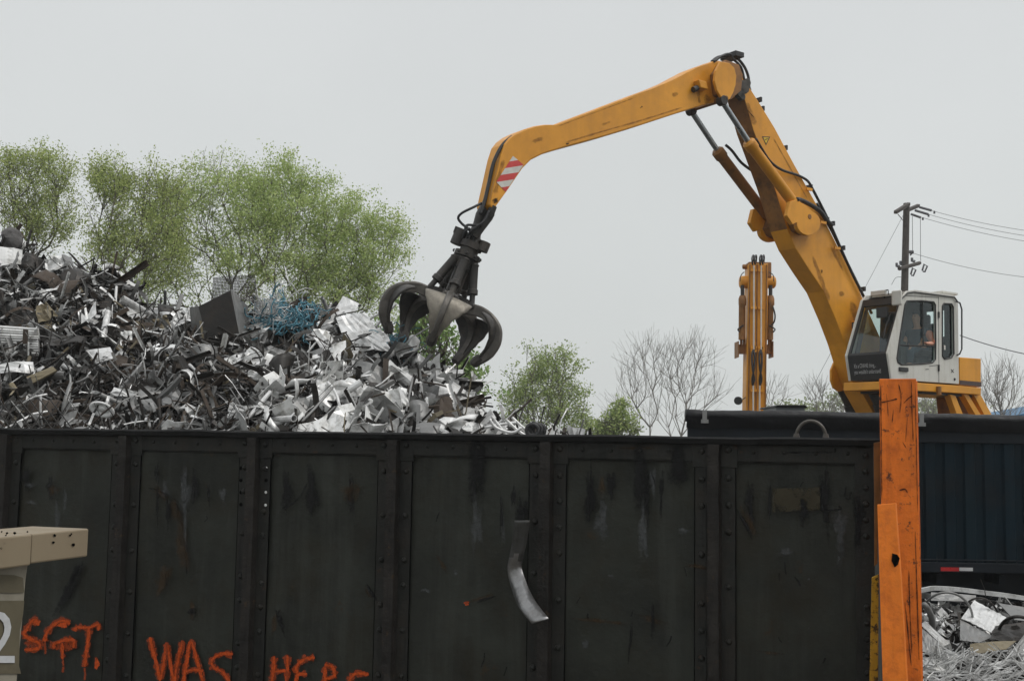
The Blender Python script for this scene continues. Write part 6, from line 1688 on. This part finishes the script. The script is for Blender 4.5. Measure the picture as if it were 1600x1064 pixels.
for a, b_ in (((530, 653), (575, 622)), ((536, 656), (582, 627)), ((530, 653), (536, 656)), ((575, 622), (582, 627)), ((545, 643), (552, 647)), ((560, 633), (567, 637))): m_.tube([P(*a, Yq), P(*b_, Yq)], .022, 4)
tag(m_.build('ladder_frame', M['whitep']), 'white ladder-like frame lying low on the heap above the rim', 'frame')
# strips, pipes
def bar_px(name, pts, r0, mat_, label, cat, lift=.3, n=8):
    ps = []
    for x, y in pts: h_ = heap_at(x, y); ps.append(P(x, y, h_.y - lift))
    avg = sum(p.y for p in ps) / len(ps); m_ = MB(); m_.tube(spline([P(x, y, .5 * avg + .5 * p.y) for (x, y), p in zip(pts, ps)], 5), r0, n)
    return tag(m_.build(name, M[mat_], smooth=True), label, cat)
bar_px('scrap_pipe', [(145, 564), (172, 584), (200, 604)], .03, 'steel', 'long straight pale pipe slanting down the left slope', 'pipe')
bar_px('scrap_pipe', [(407, 665), (446, 662)], .042, 'steel', 'short thick grey pipe lying along the rim in the middle', 'pipe', .4, 12)
bar_px('scrap_pipe', [(586, 641), (632, 644)], .03, 'alu', 'short silver pipe end-on above the ladder frame', 'pipe', .5, 12)
bar_px('scrap_rod', [(645, 590), (638, 625), (628, 674)], .016, 'steel', 'thin upright rod in front of the right slope', 'rod', .6)
bar_px('scrap_rod', [(20, 490), (38, 477), (56, 455)], .02, 'steel', 'light curved rod upper left of the radiator core', 'rod')
bar_px('scrap_rod', [(60, 440), (105, 465), (145, 490)], .022, 'darks', 'long dark bar crossing the upper left slope', 'bar')
bar_px('scrap_strip', [(36, 448), (60, 460), (95, 478)], .018, 'steel', 'pair of thin grey rails on the upper left slope', 'strip')
bar_px('scrap_rod', [(182, 448), (181, 460), (180, 478)], .022, 'whitep', 'short upright white bar at centre of the left slope', 'bar')
bar_px('scrap_rod', [(296, 570), (312, 585), (328, 602)], .026, 'alu', 'short pale tube among dark scrap left of centre', 'tube')
bar_px('scrap_rod', [(175, 618), (172, 632), (166, 650)], .014, 'steel', 'thin curved rod standing beside the long pale pipe', 'rod')
patch('scrap_strip', ((275, 556), (287, 556), (314, 614), (303, 620)), 'darks', 'wide dark steel flat bar standing on the slope left of centre', 'bar', seed=30, lift=.4, crum=.002)
patch('scrap_sheet', ((122, 487), (134, 476), (138, 500), (124, 507)), 'alu', 'left wing of a folded silver sheet on the left slope', 'sheet', seed=31, lift=.35, twist=.5)
patch('scrap_sheet', ((133, 500), (149, 471), (150, 490), (136, 508)), 'alu', 'right wing of a folded silver sheet on the left slope', 'sheet', seed=32, lift=.38, twist=-.5)
patch('scrap_sheet', ((134, 548), (172, 542), (181, 560), (150, 568)), 'alu', 'flat blue-grey sheet above the long pale pipe', 'sheet', seed=33, lift=.4, crum=.002)
patch('scrap_sheet', ((188, 518), (207, 518), (206, 540), (188, 544)), 'whitep', 'small bright white sheet in the middle of the left slope', 'sheet', seed=34, lift=.4, crum=.02)
patch('scrap_sheet', ((200, 490), (243, 480), (258, 486), (240, 500)), 'alu', 'light sheet on the ridge between the trees and the steel box', 'sheet', seed=35, lift=.2)
patch('scrap_sheet', ((275, 485), (300, 482), (304, 505), (285, 512)), 'whitep', 'torn white sheet on the ridge just left of the steel box', 'sheet', seed=36, lift=.25, crum=.03)
patch('scrap_sheet', ((238, 500), (260, 492), (268, 512), (236, 518)), 'tan', 'grey-tan bent sheet above the yellow strip', 'sheet', seed=37, lift=.35, crum=.02)
patch('scrap_strip', ((205, 500), (218, 503), (236, 520), (228, 522)), 'tan', 'yellowish strip in the middle of the left slope', 'strip', seed=38, lift=.4)
patch('plank', ((42, 590), (82, 573), (90, 580), (48, 600)), 'tan', 'yellow-brown plank below the radiator core at far left', 'plank', seed=39, lift=.45, crum=.002, solid=.03)
patch('scrap_sheet', ((-10, 572), (52, 566), (54, 584), (-10, 586)), 'alu', 'long light sheet edge below the radiator core', 'sheet', seed=40, lift=.4, bulge=.08)
patch('scrap_sheet', ((55, 480), (72, 472), (92, 495), (60, 505)), 'tan', 'dull tan sheet above the radiator core', 'sheet', seed=41, lift=.35, crum=.03)
patch('scrap_sheet', ((178, 605), (216, 612), (220, 622), (172, 618)), 'alu', 'crinkled foil beside the lower end of the long pale pipe', 'foil', seed=42, lift=.45, crum=.03)
patch('scrap_sheet', ((218, 626), (236, 622), (248, 638), (230, 642)), 'steel', 'light square lid low on the left slope', 'sheet', seed=43, lift=.5, crum=.003)
patch('scrap_sheet', ((296, 546), (340, 544), (348, 562), (300, 566)), 'steel', 'rounded grey bumper-like piece below the steel box', 'panel', seed=44, lift=.4, bulge=.2, smooth=True, crum=.004)
patch('scrap_sheet', ((350, 560), (378, 552), (392, 580), (362, 588)), 'whitep', 'jagged white sheet below right of the steel box', 'sheet', seed=45, lift=.35, crum=.03)
patch('scrap_sheet', ((388, 578), (416, 580), (418, 596), (384, 592)), 'whitep', 'second jagged white sheet left of the black leaf-shaped plate', 'sheet', seed=46, lift=.35, crum=.03)
# oval white dish
m_ = MB(); dc = heap_at(162, 638); dc = P(162, 638, dc.y - .55); e1, e2_, e3 = V((.95, -.1, -.25)).normalized(), V((.2, -.3, .6)).normalized(), None
e3 = e1.cross(e2_).normalized(); e3 = e3 if e3.y < 0 else -e3
vs = []; prof = [(.0, .035), (.05, .04), (.055, .02), (.095, .0), (.10, .02), (.155, .06), (.185, .045)]; ns = 24
for rr0, h_ in prof:
    for k in range(ns): t = 2 * math.pi * k / ns; vs.append(dc + e1 * (rr0 * math.cos(t)) + e2_ * (rr0 * .62 * math.sin(t)) + e3 * h_)
m_.add(vs, [(i * ns + k, i * ns + (k + 1) % ns, (i + 1) * ns + (k + 1) % ns, (i + 1) * ns + k) for i in range(len(prof) - 1) for k in range(ns)])
tag(m_.build('dish', M['whitep'], smooth=True, solid=.006), 'oval white dish with a raised ring low on the left slope', 'dish')
# diamond mesh at the lower left
m_ = MB(); Yq = 14.6
for i in range(9):
    m_.tube([P(-20 + i * 16, 624 + i * .5, Yq), P(-50 + i * 16, 676, Yq - .2)], .008, 4); m_.tube([P(-50 + i * 16, 624, Yq), P(-10 + i * 16, 676, Yq - .2)], .008, 4)
tag(m_.build('diamond_mesh', M['darks']), 'dark diamond wire mesh at the lower left of the heap above the rim', 'wire mesh')
patch('scrap_strip', ((446, 606), (466, 592), (496, 594), (478, 600)), 'whitep', 'curved white strip below the black leaf-shaped plate', 'strip', seed=48, lift=.5, bulge=.1, smooth=True)
bar_px('scrap_strip', [(512, 597), (525, 615), (533, 645)], .022, 'alu', 'bowed light strip right of the curved white strip', 'strip', .6)
bar_px('scrap_rod', [(470, 660), (490, 640), (520, 605)], .018, 'steel', 'light bar slanting up beside the bowed light strip', 'bar', .6)
bar_px('scrap_rod', [(425, 600), (424, 625), (420, 642)], .014, 'steel', 'thin wire hanging below the black leaf-shaped plate', 'wire', .6)
# white bent rods and black tubing at the right foot of the heap
for i, (pts, lab) in enumerate((([(765, 655), (775, 668), (800, 676), (815, 668)], 'pale rod curving along the rim at the right foot of the heap'), ([(768, 650), (785, 672), (793, 682)], 'pale rod leaning left of the rod bundle at the right foot'),
     ([(790, 655), (806, 670), (820, 680)], 'pale rod crossing the rim right of the clean white sheet'), ([(757, 668), (790, 662), (806, 660)], 'nearly level pale rod at the right foot of the heap'), ([(800, 652), (816, 667), (826, 674)], 'rightmost pale rod leaning at the foot of the heap'))):
    m_ = MB(); m_.tube(spline([P(x, y, 15.4 + i * .1) for x, y in pts], 5), .021, 6); tag(m_.build('bent_rod', M['alu'], smooth=True), lab, 'rod')
m_ = MB()
for k in range(3): m_.tube(spline([P(832 + 5 * k + 9 * math.cos(t), 672 + 9 * math.sin(t), 15.7 + .08 * k) for t in [i * .5 for i in range(14)]], 2), .03, 7)
tag(m_.build('hose_coil', M['black'], smooth=True), 'small coil of black hose at the right end of the heap', 'hose')

# ------------------------------------------------------------------ scrap pile at the lower right, between post and trailer
YS = 11.6
mb = MB(); nx, ny = 50, 40
for j in range(ny + 1):
    for i in range(nx + 1):
        x = 3.6 + 5.2 * i / nx; y = 10.0 + 4.2 * j / ny
        z = (.78 + .27 * (y - 11.1)) * min(1, max(0, (y - 10.0) / .8)) * min(1, max(0, (13.1 - y) / .5)) + .06 * noise.noise(V((x * 2, y * 2, 1)))
        z *= min(1, (x - 3.6) / .3 + .02, (8.8 - x) / .5); mb.v.append((x, y, max(z, .02)))
for j in range(ny):
    for i in range(nx):
        a = j * (nx + 1) + i; mb.f.append((a, a + 1, a + nx + 2, a + nx + 1)); mb.m.append(0)
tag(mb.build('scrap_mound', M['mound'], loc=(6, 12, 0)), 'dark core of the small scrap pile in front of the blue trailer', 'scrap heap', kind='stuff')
ls = MB()
def s2(px, py, Yv): return np.array(P(px, py, Yv))
for i in range(620):
    px = R.uniform(1442, 1640); py = R.uniform(945, 1050); Yv = 12.6 - (py - 945) / 105 * 1.5
    k = str(R.choice(['sheet', 'strip', 'curl', 'box', 'rod'], p=[.45, .2, .15, .1, .1])); v, f = piece(k, .55)
    left = px < 1500
    ls.add(place(v, flat=.4, at=s2(px, py, Yv) + np.array([0, .15, -.05])), f, int(R.choice([0, 1, 2, 3], p=[.32, .13, .3, .25] if left else [.15, .1, .3, .45])))
o = ls.build('loose_scrap', [M[m] for m in SM], loc=(6, 12, 0)); tag(o, 'small mixed metal scrap filling the pile in front of the blue trailer', 'scrap', kind='stuff')
ws = MB()
for i in range(330):
    px = R.uniform(1435, 1640); py = R.uniform(1020, 1085); Yv = 10.7 - (py - 1020) / 60 * .5
    L_ = R.uniform(.12, .5) * (1 if py > 1040 else .8); ang = R.normal(.1, .5) if py > 1045 else R.normal(.6, .55); ang *= R.choice([-1, 1]) if py < 1050 else 1
    c_ = s2(px, py, Yv); d = np.array([math.cos(ang), R.normal(0, .3), math.sin(ang)]) * L_ / 2
    ws.tube([V(c_ - d), V(c_ + np.array([0, 0, R.normal(0, .015)])), V(c_ + d)], R.uniform(.004, .007), 4)
tag(ws.build('wire_cuttings', M['alu'], loc=(5, 10.5, 0)), 'bristling heap of short pale wire cuttings at bottom right', 'wire', kind='stuff')
m_ = MB(); m_.tube(spline([P(x, y, 12.7) for x, y in ((1425, 925), (1445, 921), (1462, 918.5), (1500, 921), (1540, 926), (1580, 931), (1660, 944))], 4), .032, 4)
m_.prism([P(1440, 926, 12.72), P(1660, 950, 12.72), P(1660, 962, 12.8), P(1440, 934, 12.8)], V((0, .02, 0)))
tag(m_.build('sheet_rim', M['alu']), 'long pale metal rim along the top of the pile below the blue trailer', 'rim')
def hoop(cx, cy, rx, ry, Yv, r0, a0, a1, mat_, lab, tilt=.3):
    m_ = MB(); pts = []
    for i in range(33):
        t = a0 + (a1 - a0) * i / 32; pts.append(P(cx + rx * math.cos(t), cy + ry * math.sin(t), Yv + tilt * math.sin(t)))
    m_.tube(pts, r0, 7); return tag(m_.build('wire_hoop', M[mat_], smooth=True), lab, 'hoop')
hoop(1479, 968, 41, 43, 11.6, .012, -2.6, 2.7, 'steel', 'large round grey wire hoop standing in the pile beside the orange post')
hoop(1590, 990, 30, 27, 11.3, .016, -3.0, .2, 'darks', 'dark wire hoop at the right edge of the pile')
hoop(1440, 980, 17, 36, 11.4, .03, -1.4, 1.4, 'steel', 'thick grey curved strap close against the orange post')
hoop(1530, 980, 34, 46, 12.0, .010, -2.2, 1.0, 'darks', 'thin dark hoop behind the ribbed pale panel')
def quad_panel(name, quad, Ys, mat_, lab, cat, bulge=0.0, nx=10, seed=1, crum=.004, ribs=0):
    r = np.random.default_rng(seed); m_ = MB(); ny = 6
    for j in range(ny + 1):
        for i in range(nx + 1):
            u, v = i / nx, j / ny; p = [(quad[0][a] * (1 - u) + quad[1][a] * u) * (1 - v) + (quad[3][a] * (1 - u) + quad[2][a] * u) * v for a in (0, 1)]
            Yv = (Ys[0] * (1 - u) + Ys[1] * u) * (1 - v) + (Ys[3] * (1 - u) + Ys[2] * u) * v
            q = P(p[0], p[1], Yv); dd = bulge * math.sin(math.pi * u) + r.normal(0, crum) + (.012 * (i % 2) if ribs else 0); m_.v.append(tuple(q + V((0, -dd, dd * .4))))
    m_.f = [(j * (nx + 1) + i, j * (nx + 1) + i + 1, (j + 1) * (nx + 1) + i + 1, (j + 1) * (nx + 1) + i) for j in range(ny) for i in range(nx)]; m_.m = [0] * len(m_.f)
    return tag(m_.build(name, M[mat_], solid=.006), lab, cat)
quad_panel('scrap_sheet', ((1522, 938), (1574, 966), (1556, 992), (1502, 966)), (11.9, 11.7, 11.3, 11.5), 'alu', 'ribbed pale panel slanting through the pile in front of trailer', 'panel', ribs=1, nx=12, seed=3)
quad_panel('scrap_sheet', ((1500, 968), (1552, 994), (1530, 1004), (1500, 1000)), (11.5, 11.3, 11.1, 11.2), 'steel', 'dull grey panel below the ribbed pale panel', 'panel', seed=4)
quad_panel('scrap_sheet', ((1560, 942), (1640, 955), (1640, 975), (1585, 968)), (12.2, 12.2, 11.8, 11.8), 'steel', 'dark grey flat panel under the pale rim at right', 'panel', seed=5)
quad_panel('scrap_plate', ((1516, 1006), (1588, 1001), (1572, 1014), (1516, 1024)), (10.9, 10.9, 10.75, 10.75), 'tan', 'yellow-brown plate lying in the pile above the wire cuttings', 'plate', seed=6, bulge=.03)
quad_panel('scrap_plate', ((1555, 978), (1640, 965), (1640, 1000), (1545, 1000)), (11.3, 11.3, 10.95, 10.95), 'darks', 'black buckled plate behind the yellow-brown plate', 'plate', seed=7, crum=.02)
quad_panel('scrap_beam', ((1438, 975), (1446, 970), (1484, 1005), (1474, 1010)), (11.2, 11.2, 11.0, 11.0), 'whitep', 'white bar slanting down from the orange post', 'bar', seed=8, crum=.001)
quad_panel('scrap_sheet', ((1438, 980), (1474, 1010), (1470, 1020), (1438, 1018)), (11.15, 10.98, 10.9, 10.9), 'steel', 'grey perforated panel beneath the slanting white bar', 'panel', seed=9)
quad_panel('scrap_sheet', ((1455, 925), (1525, 930), (1525, 940), (1455, 938)), (12.6, 12.6, 12.5, 12.5), 'steel', 'grey strip of panel just beneath the pale rim', 'panel', seed=10)
quad_panel('scrap_beam', ((1605, 985), (1615, 992), (1590, 1026), (1576, 1022)), (10.85, 10.85, 10.7, 10.7), 'steel', 'grey flat bar leaning over the black buckled plate', 'bar', seed=11, crum=.001)
quad_panel('scrap_sheet', ((1440, 1028), (1470, 1038), (1480, 1050), (1440, 1048)), (10.6, 10.6, 10.5, 10.5), 'whitep', 'curved white sheet at the foot of the orange post', 'sheet', seed=12, bulge=.05)
quad_panel('scrap_sheet', ((1592, 1018), (1640, 1005), (1640, 1030), (1600, 1034)), (10.75, 10.75, 10.6, 10.6), 'whitep', 'pale sheet at the right edge above the wire cuttings', 'sheet', seed=13, crum=.02)
